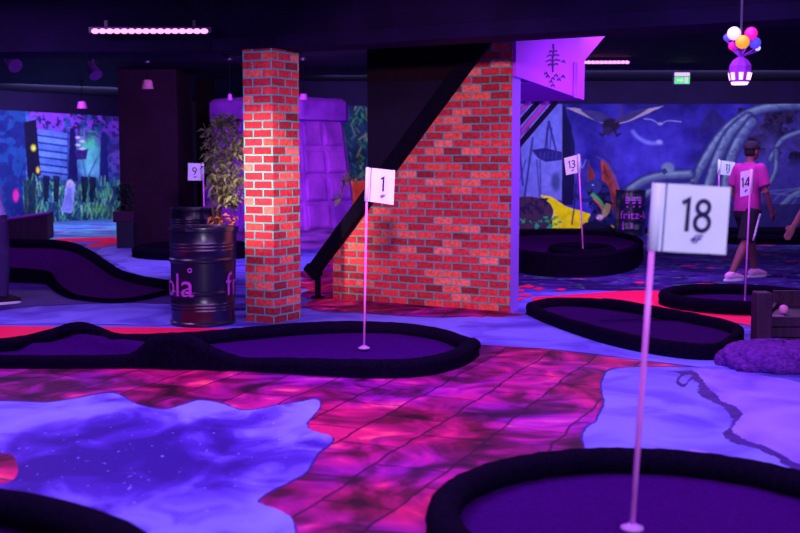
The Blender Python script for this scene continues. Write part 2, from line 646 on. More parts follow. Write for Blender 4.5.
# ------------------------------------------------------------------ room shell
CEIL = 3.0
fl = MB().box((0, 13.5, -.05), (26, 33, .1)).build('floor', 'floor_blue')
struct(fl)
struct(MB().box((0, 13.5, CEIL + .05), (26, 33, .1)).build('ceiling', 'ceiling_paint'))
struct(MB().box((3.6, 22.15, 1.5), (13.2, .2, 3.0)).build('wall_back', 'wall_navy'))
struct(MB().box((-8.2, 29.6, 1.5), (10.4, .2, 3.0)).build('wall_back_left', 'wall_dark'))
struct(MB().box((-2.95, 25.9, 1.5), (.2, 7.4, 3.0)).build('wall_partition', 'wall_dark'))
struct(MB().box((-12.9, 13.5, 1.5), (.2, 33, 3.0)).build('wall_left', 'wall_dark'))
struct(MB().box((10.2, 13.5, 1.5), (.2, 33, 3.0)).build('wall_right', 'wall_dark'))
# dark column left of the plant
struct(MB().box((-4.3, 19.8, 1.5), (1.0, 1.4, 3.0)).build('column_dark', 'column_dark', bevel=.01))
struct(MB().box((-4.83, 20.7, 1.5), (.2, .6, 3.0)).build('column_violet', 'wall_navy', bevel=.01))
struct(MB().box((-3.72, 21.4, 1.5), (.3, .4, 3.0)).build('column_red', 'panel_red', bevel=.01))

# ------------------------------------------------------------------ dropped beams
def beam_line(X):
    return 9.47 - .555 * X

pa = Vector((-1.75, beam_line(-1.75), 0))
pb = Vector((6.5, beam_line(6.5), 0))
du = (pb - pa).normalized()
dv = Vector((-du.y, du.x, 0))
mb = MB()
for z0, z1, off, th in ((2.47, 2.60, 0.0, .42), (2.60, 3.0, .06, .36)):
    c = (pa + pb) / 2 + dv * (off + th / 2) + Z * ((z0 + z1) / 2)
    mb.box(c, ((pb - pa).length, th, z1 - z0), du, dv)
struct(mb.build('beam_main', 'beam_paint', bevel=.008))
mb = MB()
mb.box((-6.9, 10.85, 2.74), (10.4, .7, .52))
struct(mb.build('beam_left', 'beam_paint', bevel=.008))

# ------------------------------------------------------------------ brick pillar
pc = G(275, 324)
pw, pd = .325, .42
mb = MB()
PZ = 2.47
for z0, z1 in ((0, PZ),):
    base = [pc, pc + V * pd, pc + V * pd - U * pw, pc - U * pw]
    mb.prism([p + Z * z0 for p in base], Z * (z1 - z0))


def uv_pillar(co, n):
    d = co - pc
    a, b_ = d.dot(U), d.dot(V)
    if abs(n.dot(U)) > .5:
        s = b_ if n.dot(U) > 0 else -a * 0 - pw - b_
    elif n.dot(V) < 0:
        s = a
    else:
        s = -a
    return (s + .11, co.z)


struct(mb.build('pillar', 'brick_pillar', uvf=uv_pillar))

# ------------------------------------------------------------------ under-stair brick wall
W1 = G(509.3, 312.5)
W0 = G(333, 299)
WU = (W1 - W0).normalized()
WV = Vector((-WU.y, WU.x, 0))


def onwall(x, y, off=0.0):
    """point on the wall plane moved off towards the camera"""
    d = ray(x, y)
    P0 = W1 - WV * off
    t = (P0.dot(WV) - CAMZ * 0 - Vector((0, 0, CAMZ)).dot(WV)) / d.dot(WV)
    return Vector((0, 0, CAMZ)) + d * t


pA = onwall(333, 257)
pT = onwall(494, 40)
topR = W1 + Z * 2.75
slope = (pT.z - pA.z) / (pT - pA).dot(WU)
# extend the sloping edge to z = 2.75
tt = (2.75 - pA.z) / slope
pTop = pA + WU * tt
pTop.z = 2.75
mb = MB().prism([W0, W1, topR, pTop, pA], WV * .02)
struct(mb.build('wall_brick', 'brick_wall', uvf=lambda co, n: ((co - W0).dot(WU), co.z)))
# plain painted end and core behind the bricks
mb = MB().prism([p + WV * .021 for p in (W0, W1 + WU * .0, topR, pTop, pA)], WV * .19)
struct(mb.build('wall_core', 'violet_side'))

# stair stringer, black, running along the sloping edge in front of the wall
sdir = (Vector(pTop) - Vector(pA)).normalized()
snorm = WV.cross(sdir)
if snorm.z < 0:
    snorm = -snorm
S0 = pA - sdir * .26
S1 = pTop + sdir * .05
sw = .14
st = thing('stair_stringer', Vector((S0.x, S0.y, 0)), 'black sloping stair beam running up the cut edge of the brick wall', 'stair beam')
mb = MB()
mb.box((S0 + S1) / 2 + snorm * (sw / 2 - .01) - WV * .06, ((S1 - S0).length, .10, sw), sdir, WV, snorm)
mb.build('beam', 'stringer_black', st, bevel=.012)
mb = MB()
e = S0 + snorm * (sw / 2 - .01) - WV * .06
mb.box(e, (.10, .13, sw + .04), sdir, WV, snorm)
mb.build('end_cap', 'stringer_black', st, bevel=.02)
fx, fy = e.x + WU.x * .02, e.y + WU.y * .02
mb = MB().box((fx + .03, fy + .02, e.z / 2 - .02), (.06, .06, e.z - .04)).box((fx + .03, fy + .02, .01), (.14, .14, .02))
mb.build('foot', 'stringer_black', st, bevel=.005)

# dark enclosure behind the stringer
ql = onwall(366, 160)
q0 = Vector((ql.x, ql.y, 0))
xl = (q0 - W0).dot(WU)
zc = pA.z + slope * (xl - (pA - W0).dot(WU))
zsplit = onwall(366, 83).z
def wp(s, z, off=0.03):
    return W0 + WU * s + Z * z + WV * off
sA = (pA - W0).dot(WU)
zlow = lambda s: pA.z + slope * (s - sA)
s_split = sA + (zsplit - pA.z) / slope
s_top = sA + (2.9 - pA.z) / slope
mb = MB().prism([wp(xl, zlow(xl)), wp(s_split, zsplit), wp(xl, zsplit)], WV * .3)
struct(mb.build('wall_stair_lower', 'panel_blue'))
mb = MB().prism([wp(xl, zsplit), wp(s_split, zsplit), wp(s_top, 2.9), wp(xl, 2.9)], WV * .3)
struct(mb.build('wall_stair_upper', 'panel_red'))

# violet bulkhead box of the stair landing, to the right of the brick wall
A0 = W1 + WV * .03 + WU * .03
def bk(t, z):
    return A0 + V * t + Z * z
def t_at(px):
    k = (px - 400) / F / math.cos(TH)
    return (k * A0.y - A0.x) / (V.x - k * V.y)
def z_at(px, py):
    t = t_at(px)
    return D(px, py, A0.y + V.y * t).z
tb, tc_, td = t_at(514.5), t_at(581.5), t_at(606)
poly = [bk(0, z_at(514, 76)), bk(tc_, z_at(581, 100)), bk(tc_, z_at(581, 60)), bk(td, 2.99), bk(0, 2.99)]
mb = MB().prism(poly, -U * .03)
poly2 = [bk(.45, z_at(514, 76) + (z_at(581, 100) - z_at(514, 76)) * .45 / tc_), bk(tc_, z_at(581, 100)), bk(tc_, 2.99), bk(.45, 2.99)]
mb.prism([p - U * .03 for p in poly2], -U * 1.3)
bulk = mb.build('wall_bulkhead', 'violet_lit_white')
struct(bulk)
# ink drawing on the bulkhead
def bkp(px, py, off=.004):
    t = t_at(px)
    p = D(px, py, A0.y + V.y * t)
    q = A0 + V * t + Z * p.z
    return q + U * off
mb = MB()
def inkstroke(pts, w):
    P = [bkp(*p) for p in pts]
    for a, b_ in zip(P[:-1], P[1:]):
        d = (b_ - a)
        if d.length < 1e-6:
            continue
        s = d.normalized().cross(U).normalized() * w
        mb.prism([a - s, b_ - s * .8, b_ + s * .8, a + s], U * .003)
inkstroke([(550, 44), (550.5, 52), (549.5, 58), (550, 72)], .022)
for y, l in ((51, 4), (55, 6), (60, 7), (64, 5)):
    inkstroke([(550 - l, y + 1.5), (547, y), (550, y + 1), (553, y - .5), (550 + l, y + .5)], .009)
for x, y in ((545, 77), (550, 79), (556, 80), (543, 74), (553, 76), (560, 62), (560, 77), (550, 86), (548, 82)):
    inkstroke([(x - 1.6, y), (x + .5, y - 1.6), (x + 1.8, y + .8)], .010)
mb.build('wall_sketch', 'sketch_ink', bulk)
# slim dark strip: shadow of the bulkhead's far reveal, put into the colour
rv = MB().prism([bkp(570, 62, .002), bkp(570, 97, .002), bkp(573.5, 98.2, .002), bkp(573.5, 62, .002)], U * .01)
rv.build('wall_reveal_shade', 'tower_stone', bulk)

# stair flight behind: stacked inclined slats seen beside the wall end
mb = MB()
for k in range(4):
    a = D(514 + k * 2, 150 - k * 6, 13.2) + Vector((0, .05 * k, 0))
    b_ = D(556 + k * 2 - 8 * k, 104, 13.2) + Vector((0, .05 * k, 0))
    mb.tube([a, b_], .035, 6)
slat = thing('stair_rail', D(514, 235, 13.2), 'violet sloping stair rail bars below the violet landing box', 'rail')
for k in range(4):
    a = D(508, 158 - k * 11, 13.0 + .08 * k)
    b_ = D(557 - 9 * k, 101, 13.0 + .08 * k)
    MB().tube([a, b_], .03, 8).build('bar', 'lamp_violet' if k % 2 else 'wall_navy', slat)
MB().tube([D(510, 232, 13.0), D(510, 100, 13.0)], .03, 8).build('post', 'wall_navy', slat)

# ------------------------------------------------------------------ floor prints
def flat(name, pts, mat, z, jit=0.0, n=6, closed_smooth=True):
    P = [G(x, y, 0) for x, y in pts]
    if closed_smooth:
        P = smooth_path(P, n, True)
    vs = []
    for i, p in enumerate(P):
        s = jit * min(1.0, p.y / 8)
        vs.append((p.x + random.uniform(-s, s), p.y + random.uniform(-s, s), z))
    mb = MB().add(vs, [tuple(range(len(vs)))])
    o = mb.build(name, mat, fl, tri=True, origin=(0, 0, 0), recalc=False)
    # make every print face upwards
    bm = bmesh.new()
    bm.from_mesh(o.data)
    for f in bm.faces:
        if f.normal.z < 0:
            f.normal_flip()
    bm.to_mesh(o.data)
    bm.free()
    o.location = (0, 0, 0.0)
    return o


ORG[fl.name] = Vector((0, 0, 0))
flat('floor_paver_print', [(-420, 352), (0, 356), (250, 352), (480, 345.5), (530, 348), (560, 351), (600, 356), (640, 361), (690, 367), (725, 371), (800, 382), (980, 420), (1150, 760), (400, 820), (-700, 760)], 'paver_red', .002, 0, 6)
patchA = [(-260, 398), (0, 402), (50, 403), (105, 394), (120, 396), (135, 404), (150, 408.5), (167, 410), (185, 405), (200, 401), (222, 404.5), (240, 410.5), (258, 410), (275, 406.5), (300, 402.5), (315, 400), (319.5, 403),
          (318, 411), (309, 420), (307, 428), (316, 432.5), (329, 436), (332.5, 439.5), (329, 445), (318, 454), (310, 466), (304, 474), (290, 482), (272, 491), (258, 501), (264, 506), (278, 511), (291, 519), (295, 533), (290, 560), (250, 640), (-200, 640), (-420, 470)]
flat('floor_ice_edge', [(x + (2 if x > 240 else 0), y - 1.5 if y < 412 else y + 1) for x, y in patchA], 'floor_dark', .0035, .006)
flat('floor_ice_print', patchA, 'ice_blue', .005, .006)
flat('floor_paver_hole', [(-30, 455), (8, 455), (15, 460), (18, 470), (15, 479), (4, 485), (-30, 488)], 'paver_red', .0065)
patchB = [(618, 369), (604, 380), (602.5, 392), (605, 404), (600, 414), (597, 422), (588, 428), (583, 438), (586, 450), (596, 470), (640, 520), (900, 620), (1100, 480), (900, 400), (800, 383), (725, 371), (690, 368)]
flat('floor_ice_edge', [(x - (2.5 if x < 620 else 0), y - 1) for x, y in patchB], 'floor_dark', .0035, .006)
flat('floor_ice_print', patchB, 'ice_plain', .005, .006)
crk = [(676, 370), (690, 371), (698, 376), (704, 383), (709, 390), (716, 396), (722, 402), (730, 405.5), (738, 409), (742, 416), (736, 424), (732, 432), (745, 441), (760, 446), (780, 455), (800, 466), (880, 500), (980, 480), (900, 405), (800, 383), (725, 371)]
flat('floor_crack_print', [(x - 9 - 4 * math.sin(i * 1.7) if i < 17 else x, y + 2.5 if i < 17 else y) for i, (x, y) in enumerate(crk)], 'floor_dark', .006, .015)
flat('floor_pale_print', crk, 'ice_pale', .0075, .012)
flat('floor_crack_print', [(676, 384), (684, 388), (690, 381), (697, 378), (690, 374), (680, 376)], 'floor_dark', .0085, .004)
flat('floor_ice_print', [(679, 383), (685, 385), (689, 380), (692, 377), (688, 376), (682, 378)], 'ice_plain', .0095, .003)
flat('floor_pale_print', [(690, 451), (720, 456), (760, 467), (820, 490), (810, 494), (750, 473), (700, 460)], 'ice_pale', .0085)
# band behind the middle green and pavers by the brick wall
flat('floor_ice_print', [(440, 320), (520, 316), (560, 326), (640, 350), (720, 358), (735, 372), (690, 366.5), (640, 360.5), (560, 350.5), (480, 345), (440, 340)], 'ice_plain', .005, .004)
flat('floor_ice_print', [(298, 320), (306, 312), (330, 313), (380, 315), (440, 319), (520, 318), (540, 330), (440, 345), (300, 335)], 'ice_plain', .0045, .004)
flat('floor_paver_print', [(297, 287), (303, 280), (300, 272), (312, 270), (322, 262), (340, 258), (420, 285), (514, 313), (517, 316.5), (480, 317.5), (440, 317), (400, 316), (370, 313.5), (340, 312), (318, 311), (306, 306), (312, 300), (300, 296), (308, 290)], 'paver_red', .0065, .03)
flat('floor_ice_print', [(299, 258), (310, 254), (322, 257), (318, 266), (308, 271), (297, 270)], 'ice_plain', .0075, .02)
# right: red ribbon, speckled far floor
flat('floor_far_print', [(505, 252), (560, 236), (700, 236), (900, 236), (900, 285), (745, 296), (640, 292), (590, 290), (545, 289), (505, 283)], 'floor_far', .003)
flat('floor_ribbon_print', [(533, 301), (536, 297.5), (550, 296.5), (585, 294), (624, 291.5), (665, 292), (700, 303), (749, 316), (790, 322), (790, 336), (749, 326), (700, 317), (665, 309), (640, 304), (600, 304), (560, 304.5)], 'ribbon_red', .006)
for k, (x, y, w, h) in enumerate([(527, 287, 7, 1.6), (520, 291, 5, 1.4), (538, 289, 6, 1.3), (525, 296, 8, 1.5), (560, 290, 5, 1.2), (518, 300, 5, 1.4), (640, 283, 6, 1.2)]):
    flat('floor_ribbon_print', [(x - w, y), (x, y - h), (x + w, y - h * .2), (x + w * .3, y + h)], 'ribbon_red', .006, .02)
# left: red strip behind the middle green, floor at the far left, ribbon there
flat('floor_ribbon_print', [(-60, 327), (60, 327), (120, 327.5), (170, 328), (240, 330), (240, 336), (120, 342), (-60, 342)], 'ribbon_red', .004, .004)
flat('floor_ice_print', [(-60, 311), (60, 306), (120, 304), (170, 305), (172, 324.5), (120, 325), (60, 324), (-60, 324)], 'ice_plain', .005, .008)
flat('floor_ice_print', [(98, 252), (118, 245), (140, 248), (170, 256), (172, 284), (140, 276), (118, 264)], 'ice_blue', .005, .02)
flat('floor_dark_patch', [(-60, 276), (20, 277), (60, 286), (90, 299), (130, 299), (168, 292), (172, 304), (120, 303), (60, 305), (-60, 312)], 'floor_dark', .0055, .01)  # darker blue patch along the front of the raised lane
flat('floor_teal_print', [(40, 222), (130, 220), (118, 233), (116, 240), (45, 240)], 'floor_teal', .004)
flat('floor_ribbon_print', [(58, 239), (90, 238), (120, 237.5), (122, 241), (110, 246), (92, 247.5), (88, 245), (102, 242), (60, 241.5)], 'ribbon_red', .006, .02)

# ------------------------------------------------------------------ greens
def jitter_path(P, a):
    return [p + Vector((random.uniform(-a, a), random.uniform(-a, a), random.uniform(-a, a) * .6)) for p in P]


def lane(label, front, back, br=.10, bz=.075, top='carpet_top', drop=.045, group=None, nseg=6, name='putting_green', crown=0.0, fs=1.0):
    """front/back: matching lists of world points (rim centre line); a loft between them, a carpet roll around"""
    Fp = smooth_path(front, nseg)
    Bp = smooth_path(back, nseg)
    loop = Fp + list(reversed(Bp))
    # drop coincident ends
    clean = []
    for p in loop:
        if not clean or (p - clean[-1]).length > .02:
            clean.append(p)
    if (clean[0] - clean[-1]).length < .02:
        clean.pop()
    c = sum(clean, Vector((0, 0, 0))) / len(clean)
    root = thing(name, (c.x, c.y, 0), label, 'putting green', group)
    nv = 10
    rows = []
    for a, b_ in zip(Fp, Bp):
        row = []
        for k in range(nv + 1):
            t = k / nv
            p = a.lerp(b_, t)
            p.z = max(.012, p.z - drop + crown * math.sin(PI * t))
            row.append(p)
        rows.append(row)
    MB().rings(rows, close=False, cap=False).build('putting_surface', top, root, smooth=True)
    R = jitter_path(clean, .004)
    nF = len(Fp)
    wts = [fs if 2 < i < nF - 3 else 1.0 for i in range(len(clean))]
    for _ in range(6):
        wts = [(wts[i - 1] + wts[i] * 2 + wts[(i + 1) % len(wts)]) / 4 for i in range(len(wts))]
    MB().tube(R, [br * w_ for w_ in wts], 14, closed=True, rz=[bz * w_ for w_ in wts]).build('border', 'carpet_dark', root, smooth=True)
    lo = [Vector((p.x, p.y, .0)) for p in clean]
    hi = [Vector((p.x, p.y, max(.01, p.z))) for p in clean]
    out = []
    n = len(clean)
    def grow(P, d):
        res = []
        for i, p in enumerate(P):
            t = clean[(i + 1) % n] - clean[i - 1]
            t.z = 0
            if t.length < 1e-6:
                t = Vector((1, 0, 0))
            t.normalize()
            nrm = Vector((t.y, -t.x, 0))
            if nrm.dot(p - Vector((c.x, c.y, p.z))) < 0 and False:
                nrm = -nrm
            res.append(p + nrm * d)
        return res
    # loop is front (left to right) then back (right to left): outward is to the right of travel
    A = grow(lo, br * .98)
    B = grow(hi, br * .9)
    MB().rings([A, B], True, False).build('side_skirt', 'carpet_dark', root, smooth=True)
    return root


def round_green(label, c, r, z=.09, br=.10, bz=.075, top='carpet_top', group=None, drop=.05, sq=1.0, n=56, dz=None):
    front, back = [], []
    m = 15
    for k in range(m):
        a = PI - PI * k / (m - 1)
        x = c[0] + r * math.cos(a)
        front.append(Vector((x, c[1] - r * sq * math.sin(a), z)))
        back.append(Vector((x, c[1] + r * sq * math.sin(a), z)))
    return lane(label, front, back, br, bz, top, drop, group, 5)


DIGW = {'1': .24, '8': .56, '4': .58, '3': .50, '9': .54}


def arc(cx_, cy_, r, a0, a1, n=18):
    return [(cx_ + r * math.cos(math.radians(a0 + (a1 - a0) * i / n)), cy_ + r * math.sin(math.radians(a0 + (a1 - a0) * i / n))) for i in range(n + 1)]


DIGS = {
    '1': [[(.0, .84), (.19, .96), (.19, .0)]],
    '8': [arc(.28, .74, .20, 0, 360, 28), arc(.28, .28, .24, 0, 360, 28)],
    '4': [[(.56, .24), (.03, .24), (.42, .98)], [(.42, .98), (.42, 0)]],
    '3': [arc(.24, .73, .21, 150, -90, 20) + arc(.22, .27, .25, 90, -150, 20)],
    '9': [arc(.27, .70, .24, 0, 360, 28), [(.50, .62), (.22, .0)]],
}


def digit_mb(c, hh, x0, mp):
    mb = MB()
    wd = .068
    for pts in DIGS[c]:
        P = [Vector((x, y, 0)) for x, y in pts]
        closed = (P[0] - P[-1]).length < 1e-4
        n = len(P)
        rows = []
        for i, p in enumerate(P):
            if closed:
                t0, t1 = P[i] - P[(i - 1) % (n - 1)], P[(i + 1) % (n - 1)] - P[i % (n - 1)]
            else:
                t0 = P[i] - P[i - 1] if i else P[1] - P[0]
                t1 = P[i + 1] - P[i] if i < n - 1 else P[-1] - P[-2]
            t0.normalize()
            t1.normalize()
            t = (t0 + t1).normalized()
            k = 1 / max(.55, t.dot(t1))
            q = Vector((-t.y, t.x, 0)) * wd * k
            rows.append((p + q, p - q))
        fs = [(2 * i, 2 * i + 1, 2 * i + 3, 2 * i + 2) for i in range(n - 1)]
        vs = []
        for a, b_ in rows:
            for v in (a, b_):
                vs.append(mp(x0 + v.x * hh, (v.y - .5) * hh))
        mb.add(vs, fs)
    return mb



def flag(num, base, top_pt, TL, TR, BR, BL, label, pole_r=.011, has_hem=True, hem_side='L', textc=None, size=.2, emblem=True):
    """base/top: world points of the pole; corners: world points of the cloth"""
    root = thing('golf_flag', base, label, 'golf flag', None)
    MB().tube([base, base.lerp(top_pt, .5), top_pt], pole_r, 10).build('pole', 'pole_pink', root, smooth=True)
    mb = MB().lathe([(.001, -.002), (.045, 0), (.045, .008), (.030, .014), (.016, .022), (.001, .024)], base, 20)
    mb.build('pole_socket', 'cup_pink', root, smooth=True)
    nx, ny = 14, 8
    nrm = (TR - TL).cross(BL - TL).normalized()
    if nrm.y > 0:
        nrm = -nrm

    def P(u, v):
        p = TL.lerp(TR, u).lerp(BL.lerp(BR, u), v)
        w = (TR - TL).length
        return p + nrm * (.018 * w / .3 * math.sin(u * PI * 1.6 + v * .8) * (u if hem_side == 'L' else 1 - u))
    rows, rows2 = [], []
    for i in range(nx + 1):
        rows.append([P(i / nx, j / ny) for j in range(ny + 1)])
        rows2.append([P(i / nx, j / ny) - nrm * .004 for j in range(ny + 1)])
    mb = MB()
    for i in range(nx + 1):
        pass
    ringset = [rows[i] + list(reversed(rows2[i])) for i in range(nx + 1)]
    mb.rings(ringset, True, True)
    cl = mb.build('flag_cloth', 'flag_white', root, smooth=True, angle=.6)
    # sewn hem around the pole
    hx = .04 if hem_side == 'L' else .96
    mb = MB().tube([P(.012 if hem_side == 'L' else .988, 0), P(.012 if hem_side == 'L' else .988, .5), P(.012 if hem_side == 'L' else .988, 1)], pole_r * 1.7, 10)
    mb.build('pole_sleeve', 'flag_white', cl, smooth=True)
    s0 = .13 if hem_side == 'L' else .87
    mb = MB()
    stl = [P(s0, j / 12) + nrm * .003 for j in range(13)]
    mb.tube(stl, .0022 * size / .13, 6)
    mb.build('hem_seam', 'emblem_ink', cl)
    wd = ((TR - TL).length + (BR - BL).length) / 2
    ht = ((BL - TL).length + (BR - TR).length) / 2
    cu, cv = (.58, .47) if textc is None else textc

    def mp(u, v):
        return P(cu + u / wd, cv - v / ht) + nrm * .004
    digs = str(num)
    hh = size * .70
    wds = [DIGW[c] * hh for c in digs]
    gap = .16 * hh
    x0 = -(sum(wds) + gap * (len(digs) - 1)) / 2
    for c, w_ in zip(digs, wds):
        digit_mb(c, hh, x0, mp).build('digit', 'ink', cl, recalc=False)
        x0 += w_ + gap
    if emblem:
        def mp2(u, v):
            return P(cu + u / wd, cv + .36 - v / ht) + nrm * .004
        text_mb('4F', size * .25, mp2, shear=.45, weight=.0015).build('emblem', 'emblem_ink', cl, recalc=False)
    return root


# --- green 18, nearest
g18c = (1.0, 4.36)
round_green('large round dark putting green with a thick rolled border around flag 18', (1.04, 4.31), .87, .065, .07, .062, 'carpet_top')
b18 = G(632, 529, .055)
Yf = b18.y
flag(18, b18, D(656.5, 184, Yf), D(656.5, 183, Yf), D(732.5, 187.5, Yf + .03), D(726.5, 255, Yf + .03), D(651.5, 250.5, Yf),
     'large white flag numbered 18 on a pink pole on the nearest green', .0115, size=.182, textc=(.555, .44))

# --- middle green (flag 1): lane from the left into a round end
zz = .085
def Z_(h):
    return zz + h
front = []
back = []
def fp(x, ybot, h=0.0, yb=None):
    """front rim centre: from the y where its foot meets the floor"""
    p = G(x, ybot)
    k = min(1, max(0, (x - 230) / 120))
    off = .065 + .03 * k
    return Vector((p.x * (p.y + off) / p.y, p.y + off, .035 + .035 * k + h))
def bp_(x, ytop, h=0.0, Y=None):
    """back rim centre from the y of its top edge"""
    if Y is None:
        p = G(x, ytop, zz + .075 + h)
    else:
        p = D(x, ytop, Y)
        return Vector((p.x, Y, p.z - .075))
    return Vector((p.x, p.y, zz + h))
front = [fp(-60, 368), fp(0, 369), fp(60, 369), fp(100, 369), fp(128, 369, .01), fp(140, 369, .045), fp(152, 369, .115), fp(163, 369.5, .155), fp(173, 370, .17), fp(185, 370, .16), fp(198, 370.5, .125), fp(212, 371, .075), fp(228, 371.5, .03), fp(245, 372), fp(280, 374), fp(320, 377), fp(360, 379.5), fp(400, 379.5), fp(432, 375.5), fp(458, 367), fp(471, 357.5), G(474, 345, zz)]
back = [bp_(-75, 336), bp_(-30, 336), bp_(0, 336), bp_(25, 333.5, 0, 8.9), bp_(41, 329.5, 0, 8.95), bp_(58, 325, 0, 9.0), bp_(68, 321.5, 0, 9.0), bp_(79, 320, 0, 9.0), bp_(92, 322.5, 0, 9.0), bp_(105, 328, 0, 9.0), bp_(118, 331.5), bp_(135, 332), bp_(165, 331), bp_(205, 329), bp_(250, 325), bp_(290, 321.5), bp_(330, 319.5), bp_(370, 319), bp_(410, 321), bp_(445, 327), bp_(466, 334), G(474.3, 344.8, zz)]
lane('long dark putting green with two humped borders and a round end under flag 1', front, back, .07, .06, 'carpet_top', .035, fs=.9)
b1 = G(364, 348.5, .06)
Yf = b1.y
flag(1, b1, D(367.3, 167, Yf), D(367.5, 167.5, Yf), D(395.6, 170.5, Yf + .06), D(393.8, 205, Yf + .06), D(366, 201, Yf),
     'white flag numbered 1 on a pink pole before the sloping brick wall', .009, size=.155, textc=(.55, .44))

# --- green in the near left corner, only its rim in view
round_green('dark rolled rim of a green at the near edge beside the ice floor print', (-2.30, 2.85), 1.70, .085, .10, .07, 'carpet_top')

# --- left back lane, raised at its left end
def RG(x, y, z):
    return G(x, y, z)
front = [RG(-40, 268, .17), RG(7, 268.5, .17), RG(35, 270, .16), RG(50, 273, .14), RG(57, 282, .09), RG(66, 290, .06), RG(80, 296, .04), RG(112, 299.5, .035), RG(140, 297, .035), RG(166, 291, .04), RG(190, 287, .06)]
back = [RG(-40, 244, .42), RG(9, 244, .42), RG(40, 244.5, .42), RG(62, 246, .40), RG(78, 250, .36), RG(92, 257, .30), RG(106, 267, .22), RG(120, 275.5, .16), RG(140, 281.5, .11), RG(166, 285.5, .085), RG(191, 286.7, .06)]
lane('raised dark putting lane sweeping down to the right behind the humped green', front, back, .06, .07, 'carpet_far', .02, fs=.2)

# --- round green behind the drums with flag 9
g9 = G(196, 249.5, .09)
round_green('small round green behind the stacked drums, around flag 9', (g9.x, g9.y), .86, .09, .11, .08, 'carpet_far')
b9 = G(205, 246.6, .07)
Yf = b9.y
flag(9, b9, D(203, 162.5, Yf), D(188, 163, Yf), D(203, 163.5, Yf), D(203, 180.5, Yf), D(188, 180.5, Yf),
     'small white flag numbered 9 above the dark drums', .012, hem_side='R', size=.17, textc=(.45, .45))

# --- right near lane
front = [RG(531, 308, .06), RG(545, 315, .06), RG(575, 325, .07), RG(612, 335, .08), RG(650, 343, .08), RG(690, 348.5, .08), RG(718, 348, .08), RG(733, 339, .08), RG(738, 332, .09)]
back = [RG(531, 307.6, .06), RG(548, 303.5, .06), RG(575, 303, .06), RG(601, 304.5, .08), RG(630, 308, .11), RG(665, 314, .12), RG(700, 320.5, .12), RG(725, 326, .11), RG(738.5, 331.5, .09)]
wedge = lane('dark wedge shaped putting lane along the bright red floor ribbon', front, back, .05, .055, 'carpet_mid', .03, fs=.8)
# inner bolster on that lane
bol = MB().tube(smooth_path([RG(603, 303.5, .19), RG(625, 306, .18), RG(660, 313, .14), RG(690, 319, .11)], 5), .05, 12)
bol.build('bolster', 'carpet_dark', wedge, smooth=True)

# --- green 14
b14 = G(744.6, 303, .05)
round_green('round dark green behind the red floor ribbon, around flag 14', (b14.x + .0, b14.y + .20), .74, .08, .06, .06, 'carpet_mid')
Yf = b14.y
flag(14, b14, D(751, 169, Yf), D(740.4, 172, Yf + .1), D(751.8, 169.3, Yf), D(751, 194.3, Yf), D(740.4, 197, Yf + .1),
     'white flag numbered 14 seen at a slant in front of the pink shirt', .009, hem_side='R', size=.135, textc=(.50, .45))

# --- green 13, raised platform
front = [RG(495, 248, .26), RG(515, 252, .26), RG(545, 256, .26), RG(580, 257, .26), RG(610, 255, .26), RG(632, 250, .26), RG(640, 243, .26)]
back = [RG(500, 236, .26), RG(520, 234, .26), RG(545, 233, .26), RG(580, 233, .26), RG(610, 234.5, .26), RG(632, 238, .26), RG(640.2, 242.8, .26)]
plat = lane('raised black sided putting platform under flag 13', front, back, .05, .05, 'carpet_far', .03)
b13 = G(583, 250.5, .26)
ring = MB().tube([b13 + Vector((.38 * math.cos(a), .55 * math.sin(a) + .1, .012)) for a in [2 * PI * k / 40 for k in range(40)]], .07, 10, closed=True, rz=.05)
ring.build('hole_ring', 'carpet_dark', plat, smooth=True)
Yf = b13.y
flag(13, b13, D(578.3, 153.5, Yf), D(564, 158.2, Yf), D(579, 154.3, Yf), D(579.4, 172.4, Yf), D(566, 175.2, Yf),
     'white flag numbered 13 on a pole before the mural', .010, hem_side='R', size=.145, textc=(.47, .45))

# --- green 11, along the back wall
b11 = G(719, 237, .055)
round_green('long dark green along the foot of the mural, around flag 11', (b11.x + .9, b11.y - .1), 2.0, .10, .11, .08, 'carpet_far', sq=.5)
Yf = b11.y
flag(11, b11, D(718.8, 159, Yf), D(719, 160, Yf), D(735.5, 162.4, Yf), D(734.5, 176, Yf), D(718, 174.2, Yf),
     'white flag numbered 11 behind the person in the pink shirt', .012, size=.17, textc=(.55, .45))

